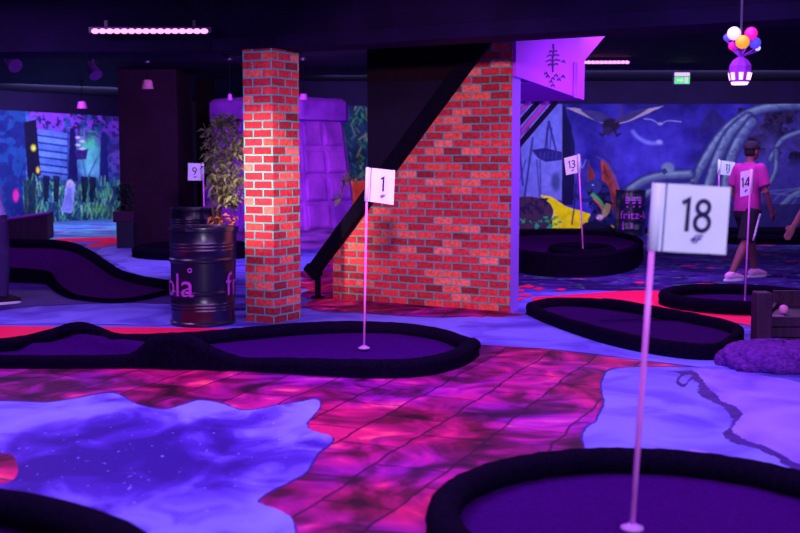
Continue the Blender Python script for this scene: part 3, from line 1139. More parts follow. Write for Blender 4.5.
# ------------------------------------------------------------------ drums
def drum(base, label, words, group=None):
    R, Hh = .294, .885
    root = thing('steel_drum', base, label, 'drum', group)
    base = Vector(base)
    prof = [(R - .012, 0), (R, .008), (R, .03), (R - .010, .04)]
    for zc_ in (.14, .17, .20):
        prof += [(R - .010, zc_ - .012), (R - .004, zc_), (R - .010, zc_ + .012)]
    prof += [(R - .010, .275), (R + .004, .29), (R + .004, .305), (R - .010, .32)]
    prof += [(R - .010, .565), (R + .004, .58), (R + .004, .595), (R - .010, .61)]
    for zc_ in (.68, .71, .74):
        prof += [(R - .010, zc_ - .012), (R - .004, zc_), (R - .010, zc_ + .012)]
    prof += [(R - .010, .845), (R, .85), (R, .872), (R - .01, .878)]
    b_ = MB().lathe(prof, base, 48).build('body', 'drum_navy', root, smooth=True, angle=.7)
    MB().lathe([(.001, .862), (R - .03, .862), (R - .02, .885), (R - .004, .885), (R - .002, .87)], base, 48, cap=False).build('lid', 'drum_navy', root, smooth=True, angle=.7)
    MB().lathe([(.001, .862), (.035, .862), (.035, .88), (.03, .884), (.001, .884)], base + Vector((.15, -.08, 0)), 16).build('bung_cap', 'metal_dark', root, smooth=True, angle=.7)
    MB().lathe([(.001, .862), (.022, .862), (.022, .876), (.001, .878)], base + Vector((-.16, .06, 0)), 16).build('bung_cap', 'metal_dark', root, smooth=True, angle=.7)
    # clamp lever of the lid ring
    MB().box(base + Vector((R * math.sin(-.2), -R * math.cos(-.2), .861)), (.07, .014, .014)).build('clamp', 'metal_dark', root, bevel=.003)
    for kind, arg in words:
        if kind == 'text':
            txt, size, ang, zc_ = arg
            def mp(u, v, ang=ang, zc_=zc_):
                u *= 1.08
                a = math.radians(ang) + u / R
                return base + Vector(((R + .004) * math.sin(a), -(R + .004) * math.cos(a), zc_ + v))
            text_mb(txt, size, mp, cut=.015).build('lettering', 'drum_print', root, recalc=False)
        elif kind == 'ring':
            ang, zc_, rr = arg
            pts = []
            for k in range(20):
                t = 2 * PI * k / 20
                a = math.radians(ang) + rr * math.cos(t) / R
                pts.append(base + Vector(((R + .003) * math.sin(a), -(R + .003) * math.cos(a), zc_ + rr * math.sin(t))))
            MB().tube(pts, .006, 6, closed=True).build('ring_mark', 'drum_print', root)
        elif kind == 'bars':
            for (ang, zc_, w, h) in arg:
                vs = []
                for k in range(5):
                    a = math.radians(ang) + (k / 4 - .5) * w / R
                    for s in (-.5, .5):
                        vs.append(base + Vector(((R + .004) * math.sin(a), -(R + .004) * math.cos(a), zc_ + s * h)))
                MB().add(vs, [(2 * k, 2 * k + 2, 2 * k + 3, 2 * k + 1) for k in range(4)]).build('print_mark', 'drum_print', root, recalc=False)
    return root


d1 = G(202, 328)
drum((d1.x - .04, d1.y + .30, 0), 'dark steel drum with pink lettering kola beside the brick pillar',
     [('text', ('kola', .30, -57, .365)), ('ring', (-12, .51, .017)), ('text', ('fritz', .30, 104, .365))])
d2 = D(194, 208, 13.9)
drum((d2.x, 13.9, 0), 'dark drum standing behind the kola lettered drum', [])
d3 = G(630, 233)
d3b = drum((d3.x * 21.65 / d3.y, 21.65, 0), 'dark drum with pink lettering before the mural, right of the winged beast',
      [('text', ('fritz-k', .22, 4, .40)), ('bars', [(a, z, .07, .03) for a in (-24, 0, 24) for z in (.64, .69, .74)]), ('bars', [(a, .57, .03, .03) for a in (-24, 0, 24)]), ('bars', [(-38, .2, .03, .16), (-6, .2, .03, .10)])])

# ------------------------------------------------------------------ fake stone tower
TY = 19.6
tcx = (282 - 400) * TY / F
tower = thing('stone_tower', (tcx, TY, 0), 'violet lit octagonal fake stone tower behind the brick pillar', 'tower')
def octo(r, z, rot=PI / 8):
    return [Vector((tcx + r * math.cos(rot + k * PI / 4), TY + r * math.sin(rot + k * PI / 4), z)) for k in range(8)]
px2m = TY / F
r_top, r_bot, r_cap = 61 * px2m * 1.06, 76 * px2m * 1.06, 67 * px2m * 1.07
z_captop, z_capbot, z_bodybot = 1.5 + 57 * px2m, 1.5 + 36 * px2m, 1.5 - 68 * px2m
MB().rings([octo(r_bot, z_bodybot), octo(r_top, z_capbot)]).build('tower_body', 'tower_stone', tower)
MB().rings([octo(r_top, z_capbot - .02), octo(r_cap, z_capbot), octo(r_cap, z_captop - .07), octo(r_cap * .93, z_captop), octo(r_cap * .3, z_captop + .02)]).build('tower_cap', 'tower_cap', tower, bevel=.02)
# raised stone ribs: courses and uprights on the faces
for k in range(4, 8):
    def fpnt(s, t, off=0.012):
        r = r_bot + (r_top - r_bot) * t
        z = z_bodybot + (z_capbot - z_bodybot) * t
        a = Vector((tcx + r * math.cos(PI / 8 + (k - 1) * PI / 4), TY + r * math.sin(PI / 8 + (k - 1) * PI / 4), z))
        b_ = Vector((tcx + r * math.cos(PI / 8 + k * PI / 4), TY + r * math.sin(PI / 8 + k * PI / 4), z))
        m = a.lerp(b_, s)
        n = Vector((m.x - tcx, m.y - TY, 0)).normalized()
        return m + n * off
    for i in range(4):
        for j in range(2):
            s0, s1 = j * .5 + .03, j * .5 + .47
            t0, t1 = i * .25 + .02, i * .25 + .225
            if (i + j) % 2:
                s1 -= .02
            g = .03
            mb = MB()
            o4 = [(s0, t0), (s1, t0), (s1, t1), (s0, t1)]
            i4 = [(s0 + g, t0 + g * .7), (s1 - g, t0 + g * .7), (s1 - g, t1 - g * .7), (s0 + g, t1 - g * .7)]
            mb.rings([[fpnt(*p, off=-.01) for p in o4], [fpnt(*p, off=.03) for p in o4], [fpnt(*p, off=.055) for p in i4]], True, True)
            mb.build('stone_block', 'tower_stone', tower)
rs = []
for i, (r, z) in enumerate([(1.58, 0), (1.55, .06), (1.46, .12), (1.52, .18), (1.44, .24), (1.46, .28), (1.42, z_bodybot + .02)]):
    rs.append([Vector((tcx + (r + .05 * math.sin(k * 1.7 + i * 2)) * math.cos(2 * PI * k / 40), TY + (r + .05 * math.sin(k * 1.7 + i * 2)) * math.sin(2 * PI * k / 40), z + .012 * math.sin(k * 2.3 + i))) for k in range(40)])
MB().rings(rs).build('rock_base', 'tower_base', tower, smooth=True)

# ------------------------------------------------------------------ plants
def leaf_mb(center_f, n, size, seed, droop=.3):
    r = random.Random(seed)
    mb = MB()
    for _ in range(n):
        c = center_f(r)
        a = r.uniform(0, 2 * PI)
        e = r.uniform(-.9, .6)
        d = Vector((math.cos(a) * math.cos(e), math.sin(a) * math.cos(e), math.sin(e)))
        s = d.cross(Vector((r.uniform(-1, 1), r.uniform(-1, 1), 1))).normalized()
        l = size * r.uniform(.7, 1.3)
        w = l * .24
        nn_ = s.cross(d)
        mb.add([c, c + d * l * .5 + s * w + nn_ * w * .3, c + d * l - Z * l * droop, c + d * l * .5 - s * w + nn_ * w * .3, c + d * l * .5], [(0, 1, 4), (1, 2, 4), (2, 3, 4), (3, 0, 4)])
    return mb


px_, py_ = -1.80, 10.95
fic = thing('potted_ficus', (px_, py_, 0), 'leafy green ficus tree in a tall dark planter left of the brick pillar', 'potted plant')
PH = .82
mb = MB()
for z0, z1, w0, w1 in ((0, .05, .28, .28), (.05, PH - .06, .28, .33), (PH - .06, PH, .36, .36)):
    mb.rings([[Vector((px_ + sx * w0 / 2, py_ + sy * w0 / 2, z0)) for sx, sy in ((-1, -1), (1, -1), (1, 1), (-1, 1))], [Vector((px_ + sx * w1 / 2, py_ + sy * w1 / 2, z1)) for sx, sy in ((-1, -1), (1, -1), (1, 1), (-1, 1))]])
mb.build('planter', 'pot_black', fic, bevel=.008)
trk = MB()
for k in range(3):
    a = k * 2.1
    pts = [Vector((px_ + .03 * math.cos(a), py_ + .03 * math.sin(a), PH - .02))]
    for i in range(1, 7):
        pts.append(Vector((px_ + (.03 + .015 * i) * math.cos(a + i * .9), py_ + (.03 + .015 * i) * math.sin(a + i * .9), PH + i * .17)))
    trk.tube(pts, [.016 - .0018 * i for i in range(7)], 8)
trk.build('trunk', 'bark', fic, smooth=True)
def crown(r):
    t = r.random()
    z = PH + .22 + t * .88
    rad = .20 * math.sqrt(r.random()) * (1.0 if t < .8 else 1.0 - (t - .8) * 3) * (.55 + .45 * min(1, t * 3)) + .015
    a = r.uniform(0, 2 * PI)
    return Vector((px_ + .09 + rad * math.cos(a), py_ + rad * math.sin(a), z))
leaf_mb(crown, 900, .075, 3).build('foliage', 'leaf_green', fic, recalc=False)
def under(r):
    a = r.uniform(0, 2 * PI)
    rad = .13 * math.sqrt(r.random())
    return Vector((px_ + .06 + rad * math.cos(a), py_ + rad * math.sin(a), PH + r.uniform(.0, .12)))
leaf_mb(under, 40, .07, 5).build('underplanting', 'leaf_orange', fic, recalc=False)

# dark topiary in planter, far left
tp = G(125, 248.5)
top_ = thing('potted_topiary', (tp.x, tp.y + .15, 0), 'dark columnar bush in a black box planter by the left mural', 'potted plant')
cx, cy = tp.x, tp.y + .15
MB().box((cx, cy, .22), (.28, .28, .44)).build('planter', 'pot_black', top_, bevel=.01)
MB().box((cx - .02, cy, .53), (.34, .3, .18)).build('planter_rim', 'wood_violet', top_, bevel=.01)
def colb(r):
    t = r.random()
    a = r.uniform(0, 2 * PI)
    rad = .11 * math.sqrt(r.random()) * (1 if t < .85 else .6)
    return Vector((cx + rad * math.cos(a), cy + rad * math.sin(a), .62 + t * .46))
MB().tube([(cx, cy, .55), (cx, cy, .95)], .02, 8).build('trunk', 'bark', top_)
leaf_mb(colb, 400, .08, 9).build('foliage', 'bush_dark', top_, recalc=False)

# terracotta pipe pot with a sprig behind the stair beam
tq = D(359, 209, 14.6)
pot = thing('terracotta_pot', (tq.x, 14.6, 0), 'tall orange terracotta pot with a leafy sprig behind the black stair beam', 'pot')
ztop = D(359, 181, 14.6).z
MB().lathe([(.07, 0), (.085, .03), (.085, ztop - .12), (.095, ztop - .10), (.105, ztop - .02), (.10, ztop), (.085, ztop), (.08, ztop - .06), (.001, ztop - .06)], (tq.x, 14.6, 0), 28).build('pot_body', 'terracotta', pot, smooth=True, angle=.7)
sp = [Vector((tq.x - .02, 14.6, ztop - .05)), Vector((tq.x - .10, 14.5, ztop + .07)), Vector((tq.x - .17, 14.45, ztop + .02)), Vector((tq.x - .22, 14.42, ztop - .14)), Vector((tq.x - .26, 14.42, ztop - .26))]
spp = smooth_path(sp, 5)
MB().tube(spp, .008, 6).build('stem', 'bark', pot)
def spr(r):
    p = spp[r.randrange(2, len(spp))]
    return p + Vector((r.uniform(-.03, .03), r.uniform(-.03, .03), r.uniform(-.03, .03)))
leaf_mb(spr, 46, .085, 21).build('foliage', 'leaf_green', pot, recalc=False)

# ------------------------------------------------------------------ lights hanging in view
def led_bar(a, b_, nled, label, side='front'):
    a, b_ = Vector(a), Vector(b_)
    c = (a + b_) / 2
    root = thing('led_bar', c, label, 'led bar light')
    d = (b_ - a).normalized()
    s = Vector((-d.y, d.x, 0))
    if s.y > 0:
        s = -s
    MB().box(c - s * .02 + Z * .012, ((b_ - a).length + .06, .05, .06), d, s).build('housing', 'metal_dark', root, bevel=.005)
    for k in range(nled):
        p = a.lerp(b_, (k + .5) / nled) + s * .012
        MB().ball(p, ((b_ - a).length / nled * .55, .022, .024), 10, 8).build('led', 'led_pink', root, smooth=True)
    for t in (.12, .88):
        p = a.lerp(b_, t)
        MB().box(p + Z * .06 - s * .02, (.03, .03, .08)).build('bracket', 'metal_dark', root)
    return root


def bracket_to(root, p, q):
    MB().tube([p, q], .008, 6).build('mount', 'metal_dark', root)


yb = 10.36
led_bar(D(92, 31.3, yb), D(208, 31.3, yb), 16, 'long pink white led bar light on the left ceiling beam')
for x in (110, 190):
    p = D(x, 31, yb)
    bracket_to([o for o in bpy.data.objects if o.name == 'led_bar'][0], p + Vector((0, .02, 0)), Vector((p.x, 10.52, p.z + .02)))
r2 = led_bar(D(578, 62.5, 16.9), D(629, 62.3, 16.9), 12, 'shorter pink white led bar light beyond the violet landing box')
for x in (590, 620):
    p = D(x, 62, 16.9)
    bracket_to(r2, p + Z * .03, Vector((p.x, p.y, CEIL)))


def pendant(x, y, w, h, Y, label, mat):
    c = D(x, y, Y)
    k = Y / F
    root = thing('pendant_lamp', c, label, 'pendant lamp')
    w, h = w * k, h * k
    MB().lathe([(.001, h / 2), (w * .30, h / 2), (w * .36, h * .45), (w * .5, -h / 2), (w * .47, -h / 2), (w * .3, h * .35), (.001, h * .38)], c, 20).build('lamp_shade', mat, root, smooth=True, angle=.7)
    MB().tube([c + Z * h / 2, Vector((c.x, c.y, CEIL))], .008, 6).build('cord', 'stringer_black', root)
    MB().lathe([(.001, -.03), (.05, -.03), (.05, .0), (.001, 0)], (c.x, c.y, CEIL), 14).build('ceiling_cup', 'metal_dark', root)
    return root


pendant(147.5, 84.5, 12, 9, 17.5, 'small rose lit pendant lamp before the dark column', 'lamp_rose')
pendant(82, 105, 10, 7, 22.0, 'small violet pendant lamp above the left mural', 'lamp_violet')
pendant(303.5, 97, 9, 6, 17.0, 'violet pendant lamp above the tower cap, right of the brick pillar', 'lamp_violet')
pendant(230, 97, 5, 6, 17.0, 'tiny violet pendant lamp above the tower cap, left of the brick pillar', 'lamp_violet')


def spot(x, y, Y, aim, label):
    c = D(x, y, Y)
    root = thing('spotlight', c, label, 'spotlight')
    a = Vector(aim).normalized()
    up = a.cross(Vector((0, 0, 1))).normalized()
    MB().tube([c - a * .12, c - a * .1, c + a * .08, c + a * .12], [.05, .075, .08, .1], 16).build('can', 'can_violet', root, smooth=True, angle=.7)
    MB().tube([c + up * .09, c + up * .09 + Z * .12, c - up * .09 + Z * .12, c - up * .09], .012, 6).build('yoke', 'metal_dark', root)
    MB().tube([c + Z * .12, Vector((c.x, c.y, CEIL))], .015, 8).build('stem', 'metal_dark', root)
    return root


spot(12, 62, 15.5, (.6, -.6, -.5), 'dim violet spotlight under the ceiling at the far left')
spot(93, 70, 17.0, (.5, -.5, -.7), 'dim violet spotlight between the far left one and the dark column')

# emergency exit sign
ec = D(682, 78, 18.0)
ex = thing('exit_sign', ec, 'small lit green and white emergency exit sign under the ceiling', 'exit sign')
k = 18.0 / F
MB().box(ec + Vector((0, .03, 0)), (17 * k, .06, 13 * k)).build('housing', 'lamp_violet', ex, bevel=.006)
MB().box(ec + Vector((0, -.004, -2.2 * k)), (15 * k, .006, 7 * k)).build('panel', 'exit_green', ex)
pm = MB()
def ep(u, v):
    return ec + Vector((u * k, -.009, (v - 2.2) * k))
pm.add([ep(-5, -.8), ep(-1, -.8), ep(-1, -2.2), ep(1.5, 0), ep(-1, 2.2), ep(-1, .8), ep(-5, .8)], [tuple(range(7))])
pm.add([ep(3, -2.6), ep(5.5, -2.6), ep(5.5, 2.6), ep(3, 2.6)], [(0, 1, 2, 3)])
pm.build('pictogram', 'exit_white', ex, recalc=False)
MB().box(ec + Vector((0, -.004, 3.6 * k)), (15 * k, .006, 3.4 * k)).build('upper_strip', 'exit_white', ex)
MB().tube([ec + Vector((0, .03, 6 * k)), Vector((ec.x, ec.y + .03, CEIL))], .01, 6).build('mount', 'metal_dark', ex)

# hanging lantern with coloured glass globes (plain lamp)
LY = 7.6
lk = LY / F
lc = D(740, 72, LY)
ln = thing('hanging_lantern', lc, 'small violet eight sided hanging lantern with lit panes under coloured globes', 'lantern')
hw = 11 * lk
def oct8(r_, z, yaw=.2):
    return [lc + Vector((r_ * math.cos(yaw + k * PI / 4), r_ * math.sin(yaw + k * PI / 4), z)) for k in range(8)]
MB().rings([oct8(hw * .80, -10 * lk), oct8(hw * 1.0, 0), oct8(hw * 1.0, 6 * lk), oct8(hw * .72, 11 * lk), oct8(hw * .35, 14 * lk), oct8(hw * .15, 15 * lk)]).build('lantern_body', 'lantern_body', ln, bevel=.004)
MB().rings([oct8(hw * .70, -12.5 * lk), oct8(hw * .82, -10 * lk)]).build('bottom_light', 'lantern_light', ln)
for kk in range(8):
    a0, a1 = oct8(hw * .83, -8 * lk)[kk], oct8(hw * .83, -8 * lk)[(kk + 1) % 8]
    c0, c1 = oct8(hw * .98, -1 * lk)[kk], oct8(hw * .98, -1 * lk)[(kk + 1) % 8]
    n = ((a0 + a1) / 2 - lc)
    n.z = 0
    n = n.normalized() * .006
    MB().prism([a0.lerp(a1, .25) + n, a0.lerp(a1, .75) + n, c0.lerp(c1, .75) + n, c0.lerp(c1, .25) + n], n * .6).build('pane', 'lantern_light', ln)
gl = [(734, 33.5, 6.6, 'globe_pale', 'white'), (751, 33.5, 6.3, 'globe_pink', 'upper pink'), (742.5, 42, 6.6, 'globe_orange', 'orange'), (755, 43, 5.8, 'globe_blue', 'blue'), (733, 46, 4.4, 'globe_pink', 'lower pink'), (727.5, 37.5, 4.0, 'globe_blue', 'small blue'), (757.5, 48, 3.0, 'globe_pale', 'small pale')]
for i, (x, y, r, mat, nm) in enumerate(gl):
    Yg = LY + (-.12 if i == 2 else .02 * i)
    c = D(x, y, Yg)
    g_ = MB().ball(c, r * lk, 20, 12).build('globe', mat, ln, smooth=True)
    g_['label'] = nm + ' glass globe'
    MB().tube([c - Z * r * lk, lc + Z * 14.5 * lk], .006, 6).build('stay', 'lantern_body', ln)
MB().tube([lc + Z * 15 * lk, Vector((lc.x, lc.y, CEIL))], .008, 6).build('hanging_cord', 'metal_dark', ln)

# ------------------------------------------------------------------ right edge: timber trough, rock
tb0 = G(756, 350)
tr = thing('timber_trough', (tb0.x + .3, tb0.y + .35, 0), 'dark violet timber trough with a stout post behind the violet rock', 'trough')
pw_ = 16 * tb0.y / F
ph_ = D(760, 293, tb0.y).z
MB().box((tb0.x + pw_ / 2, tb0.y + .08, ph_ / 2), (pw_, .16, ph_)).build('post', 'wood_violet', tr, bevel=.012)
zt = D(785, 318, tb0.y).z
for i in range(3):
    h = zt / 3
    MB().box((tb0.x + pw_ + .47, tb0.y + .10, h * (i + .5)), (.94, .05, h - .008)).build('front_board', 'wood_violet', tr, bevel=.006)
q1 = Vector((tb0.x + pw_ * .6, tb0.y + .16, 0))
q2 = D(773, 300, tb0.y + .95)
q2.z = 0
MB().prism([q1, q1 + Vector((.05, 0, 0)), q2 + Vector((.05, 0, 0)), q2], Z * zt).build('side_board', 'wood_violet', tr, bevel=.006)
MB().box((q2.x + .56, q2.y + .025, (zt + .10) / 2), (1.1, .05, zt + .10)).build('back_board', 'wood_violet', tr, bevel=.006)
MB().prism([q1 + Vector((.05, 0, zt - .065)), Vector((q1.x + 1.2, q1.y, zt - .065)), Vector((q2.x + 1.1, q2.y, zt - .065)), q2 + Vector((.05, 0, zt - .065))], Z * .03).build('tray', 'pot_black', tr)
bc = Vector((tb0.x + pw_ + .24, tb0.y + .45, zt - .035 + .04))
tag(MB().ball(bc, .04, 16, 10).build('pink_ball', 'ball_pink', origin=bc, smooth=True), 'small round pink ball lying in the dark timber trough', 'ball')
cc = Vector((tb0.x + pw_ + .12, tb0.y + .24, zt - .024))
tag(MB().box(cc, (.10, .07, .018)).build('score_card', 'card_violet', origin=cc, bevel=.003), 'flat violet card lying in the timber trough before the ball', 'card')

rc = G(775, 372)
rx, ry, rz = rc.x + .13, rc.y + .20, .0
mb = MB()
rs = []
for i in range(15):
    a = PI / 2 * i / 14
    row = []
    for k2 in range(48):
        t = 2 * PI * k2 / 48
        nf = 1 + .07 * math.sin(3 * t + 1) + .05 * math.sin(7 * t + i) + .03 * math.sin(13 * t + i * 2.1)
        se = lambda v, p: math.copysign(abs(v) ** p, v)
        row.append(Vector((rx + .48 * nf * se(math.cos(a), .6) * math.cos(t), ry + .28 * nf * se(math.cos(a), .6) * math.sin(t), .185 * se(math.sin(a), .7) * (1 + .05 * math.sin(5 * t + i)))))
    rs.append(row)
mb.rings(rs)
tag(mb.build('rock', 'rock_violet', origin=(rx, ry, 0), smooth=True), 'low rough violet rock on the pale floor print before the timber trough', 'rock')

# ------------------------------------------------------------------ left: dark timber ramp box
rb = G(48, 240.5)
MBx = MB()
yL = rb.y
zR = D(48, 215, yL).z
p0 = Vector((rb.x, yL, 0))
p1 = Vector((rb.x - 1.5, yL - .2, 0))
ramp_ = thing('timber_ramp', (p1.x + .7, yL + .4, 0), 'dark timber ramp box before the left mural, behind the raised lane', 'ramp')
MB().prism([p1, p0, p0 + Z * zR, p1 + Z * (zR - .22)], Vector((-.2, 1.0, 0))).build('ramp_body', 'wood_violet', ramp_, bevel=.01)
MB().prism([p1 + Z * (zR - .215), p0 + Z * (zR + .005), p0 + Z * (zR + .03), p1 + Z * (zR - .19)], Vector((-.2, 1.0, 0))).build('ramp_top', 'rock_violet', ramp_)

# ------------------------------------------------------------------ people
def solidify_mesh(mb, voxel, name, mat, parent, smooth_it=3, origin=None):
    o = mb.build(name, mat, parent, recalc=True)
    md = o.modifiers.new('r', 'REMESH')
    md.mode = 'VOXEL'
    md.voxel_size = voxel
    md.use_smooth_shade = True
    sm = o.modifiers.new('s', 'SMOOTH')
    sm.iterations = smooth_it
    sm.factor = .5
    dg = bpy.context.evaluated_depsgraph_get()
    dg.update()
    me = bpy.data.meshes.new_from_object(o.evaluated_get(dg))
    o.modifiers.clear()
    old = o.data
    o.data = me
    bpy.data.meshes.remove(old)
    for p in me.polygons:
        p.use_smooth = True
    if not me.materials:
        me.materials.append(MATS[mat])
    return o


def limb(mb, pts, rads, n=14, caps=True):
    P = [Vector(p) for p in pts]
    Q, R = [], []
    for i in range(len(P) - 1):
        for k_ in range(4):
            t = k_ / 4
            Q.append(P[i].lerp(P[i + 1], t))
            R.append(rads[i] * (1 - t) + rads[i + 1] * t)
    Q.append(P[-1])
    R.append(rads[-1])
    mb.tube(Q, R, n)
    if caps:
        for p, r in zip(P, rads):
            mb.ball(p, r * .99, 12, 8)


def ell_ring(c, rx_, ry_, n=24):
    return [Vector((c[0] + rx_ * math.cos(2 * PI * k / n), c[1] + ry_ * math.sin(2 * PI * k / n), c[2])) for k in range(n)]


def person(loc, yaw, label, J, outfit, cap=True):
    """figure faces local +x, left is +y; J holds joints"""
    root = thing('person', (0, 0, 0), label, 'person')
    body = MB()
    tz = J.get('lean', 0.0)
    lean = lambda z: tz * max(0, z - .9)
    tors = [(.80, .085, .13), (.88, .115, .165), (.97, .105, .155), (1.07, .10, .145), (1.19, .118, .165), (1.30, .115, .178), (1.37, .09, .16), (1.415, .06, .09), (1.46, .05, .052), (1.52, .05, .05)]
    body.rings([ell_ring((lean(z), 0, z), a, b_) for z, a, b_ in tors])
    hc = Vector((.025 + lean(1.58), 0, 1.585))
    body.ball(hc, (.096, .076, .115), 20, 14)
    body.ball(hc + Vector((.035, 0, -.055)), (.062, .055, .06), 16, 10)      # jaw
    body.ball(hc + Vector((.098, 0, -.012)), (.022, .014, .022), 10, 8)       # nose
    body.ball(hc + Vector((.085, 0, .018)), (.018, .045, .012), 10, 8)        # brow
    body.ball(hc + Vector((.084, 0, -.052)), (.016, .026, .009), 10, 8)       # lips
    for s in (-1, 1):
        body.ball(hc + Vector((-.005, s * .076, -.01)), (.022, .010, .032), 10, 8)   # ear
    for s, side in ((1, 'l'), (-1, 'r')):
        sh = Vector((lean(1.37), s * .185, 1.365))
        el, wr = Vector(J['elbow_' + side]), Vector(J['wrist_' + side])
        limb(body, [sh, el, wr], [.052, .042, .028])
        limb(body, [Vector((lean(1.36), s * .10, 1.36)), sh], [.06, .052])
        dr = (wr - el).normalized()
        sd = Vector((1, 0, 0)) - dr * dr.x
        sd.normalize()
        nrm = dr.cross(sd) * -s
        palm = wr + dr * .05
        for q in (-1, 0, 1):
            limb(body, [wr, palm + sd * q * .022 + dr * .03], [.022, .017])
        for q, ln_ in ((-1.5, .058), (-.5, .074), (.5, .078), (1.5, .068)):
            a = palm + dr * .035 + sd * q * .019
            b_ = a + dr * ln_ * .5 - nrm * .006
            c_ = b_ + dr * ln_ * .42 - nrm * .022
            limb(body, [palm + sd * q * .015, a, b_, c_], [.010, .0095, .009, .008], 8)
        a = wr + dr * .025 + sd * .028
        limb(body, [wr + dr * .02 + sd * .012, a + sd * .014 + dr * .012, a + sd * .028 + dr * .045 - nrm * .01], [.013, .011, .009], 8)
        hip = Vector((0, s * .088, .86))
        kn, an = Vector(J['knee_' + side]), Vector(J['ankle_' + side])
        limb(body, [hip, hip.lerp(kn, .5), kn, kn.lerp(an, .35), an], [.092, .078, .056, .056, .038])
        td_ = Vector(J.get('toe_' + side, (1, 0, 0))).normalized()
        limb(body, [an + Vector((0, 0, -.02)), an + td_ * .13 + Vector((0, 0, -(an.z - .045)))], [.036, .030])
    solidify_mesh(body, .009, 'body', 'skin', root, 2)
    for s in (-1, 1):
        MB().ball(hc + Vector((.082, s * .03, .0)), (.012, .012, .009), 10, 8).build('eye', 'eye_white', root, smooth=True)
    # shirt
    sh_ = MB()
    tors2 = [(outfit.get('hem', .86), .135, .185), (.95, .132, .182), (1.07, .122, .172), (1.19, .138, .19), (1.30, .136, .203), (1.375, .108, .18), (1.42, .075, .10), (1.445, .066, .07)]
    sh_.rings([ell_ring((lean(z), 0, z), a, b_) for z, a, b_ in tors2])
    for s, side in ((1, 'l'), (-1, 'r')):
        sh = Vector((lean(1.37), s * .175, 1.362))
        el, wr = Vector(J['elbow_' + side]), Vector(J['wrist_' + side])
        if outfit.get('sleeve', 'short') == 'short':
            e_ = sh.lerp(el, .78)
            sh_.tube([sh, sh.lerp(e_, .5), e_], [.078, .078, .074], 16)
            sh_.ball(sh, .079, 14, 10)
        else:
            limb(sh_, [sh, el], [.075, .060])
            sh_.tube([el, wr], [.060, .042], 14)
    solidify_mesh(sh_, .011, 'shirt', outfit['shirt'], root, 2)
    # shorts or trousers
    so = MB()
    so.rings([ell_ring((0, 0, z), a, b_) for z, a, b_ in [(.76, .12, .17), (.84, .135, .185), (.92, .128, .178), (.97, .12, .17)]])
    for s, side in ((1, 'l'), (-1, 'r')):
        hip = Vector((0, s * .088, .86))
        kn, an = Vector(J['knee_' + side]), Vector(J['ankle_' + side])
        if outfit.get('legs', 'short') == 'short':
            e_ = hip.lerp(kn, .95)
            so.tube([hip, hip.lerp(e_, .5), e_], [.115, .108, .105], 18)
        else:
            so.tube([hip, hip.lerp(kn, .5), kn], [.112, .098, .082], 18)
            so.ball(kn, .081, 14, 10)
            so.tube([kn, kn.lerp(an, .5), an], [.081, .075, .070], 18)
    solidify_mesh(so, .011, 'shorts' if outfit.get('legs', 'short') == 'short' else 'trousers', outfit['legs_mat'], root, 2)
    if outfit.get('stripe'):
        hip, kn = Vector((0, -.088, .86)), Vector(J['knee_r'])
        e_ = hip.lerp(kn, .93)
        mb_ = MB()
        a = hip + Vector((.015, -.118, -.04))
        b_ = e_ + Vector((.015, -.112, 0))
        rows = []
        for i in range(9):
            p = a.lerp(b_, i / 8)
            rows.append([p + Vector((-.018, .004, 0)), p + Vector((0, -.006, 0)), p + Vector((.018, .004, 0)), p + Vector((.012, .02, 0)), p + Vector((-.012, .02, 0))])
        mb_.rings(rows).build('side_stripe', 'stripe_white', root, smooth=True)
    for s, side in ((1, 'l'), (-1, 'r')):
        an = Vector(J['ankle_' + side])
        td_ = Vector(J.get('toe_' + side, (1, 0, 0))).normalized()
        g0 = an.z - .085
        f = MB()
        hl = Vector((an.x, an.y, g0 + .05)) - td_ * .05
        limb(f, [hl + Z * .01, hl + td_ * .10 + Z * .012, hl + td_ * .19 - Z * .008, hl + td_ * .225 - Z * .012], [.050, .050, .042, .034])
        f.tube([Vector((an.x, an.y, g0 + .05)), an + Z * .03], [.050, .046], 14)
        sh1 = solidify_mesh(f, .009, 'shoe', outfit['shoe'], root, 2)
        m_ = MB()
        side_v = Vector((-td_.y, td_.x, 0))
        ring = []
        for k_ in range(24):
            t = 2 * PI * k_ / 24
            c_ = hl + td_ * .09
            ring.append(Vector((c_.x, c_.y, 0)) + td_ * (.165 * math.cos(t)) + side_v * (.052 * math.sin(t) * (1 + .12 * math.cos(t))))
        m_.rings([[p + Z * g0 for p in ring], [p + Z * (g0 + .03) for p in ring]])
        m_.build('sole', 'flag_white', sh1, bevel=.004)
    if cap:
        c_ = MB()
        cc_ = hc + Vector((-.008, 0, .03))
        rs_ = []
        for i in range(9):
            a = PI / 2 * i / 8
            ca = max(math.cos(a), .03)
            rs_.append([cc_ + Vector((.112 * ca * math.cos(2 * PI * k_ / 24), .092 * ca * math.sin(2 * PI * k_ / 24), .10 * math.sin(a))) for k_ in range(24)])
        c_.rings(rs_)
        cp = c_.build('cap', 'cap_black', root, smooth=True, angle=.9)
        br_ = MB()
        r1 = [cc_ + Vector((.10 * math.cos(t), .086 * math.sin(t), .0)) for t in np.linspace(-1.15, 1.15, 12)]
        r2_ = [cc_ + Vector((.09 + .10 * math.cos(t * .9), .075 * math.sin(t) / math.sin(1.15), -.012 + .012 * math.cos(t * 1.6))) for t in np.linspace(-1.15, 1.15, 12)]
        br_.rings([r1 + list(reversed([p + Z * .008 for p in r1])), r2_ + list(reversed([p + Z * .008 for p in r2_]))], True, True)
        br_.build('brim', 'cap_black', cp, smooth=True)
        hr = MB()
        hr.ball(hc + Vector((-.02, 0, -.005)), (.085, .080, .085), 18, 10)
        hr.build('hair', 'hair_dark', root, smooth=True)
    else:
        hr = MB()
        hr.ball(hc + Vector((-.018, 0, .022)), (.10, .088, .11), 20, 12)
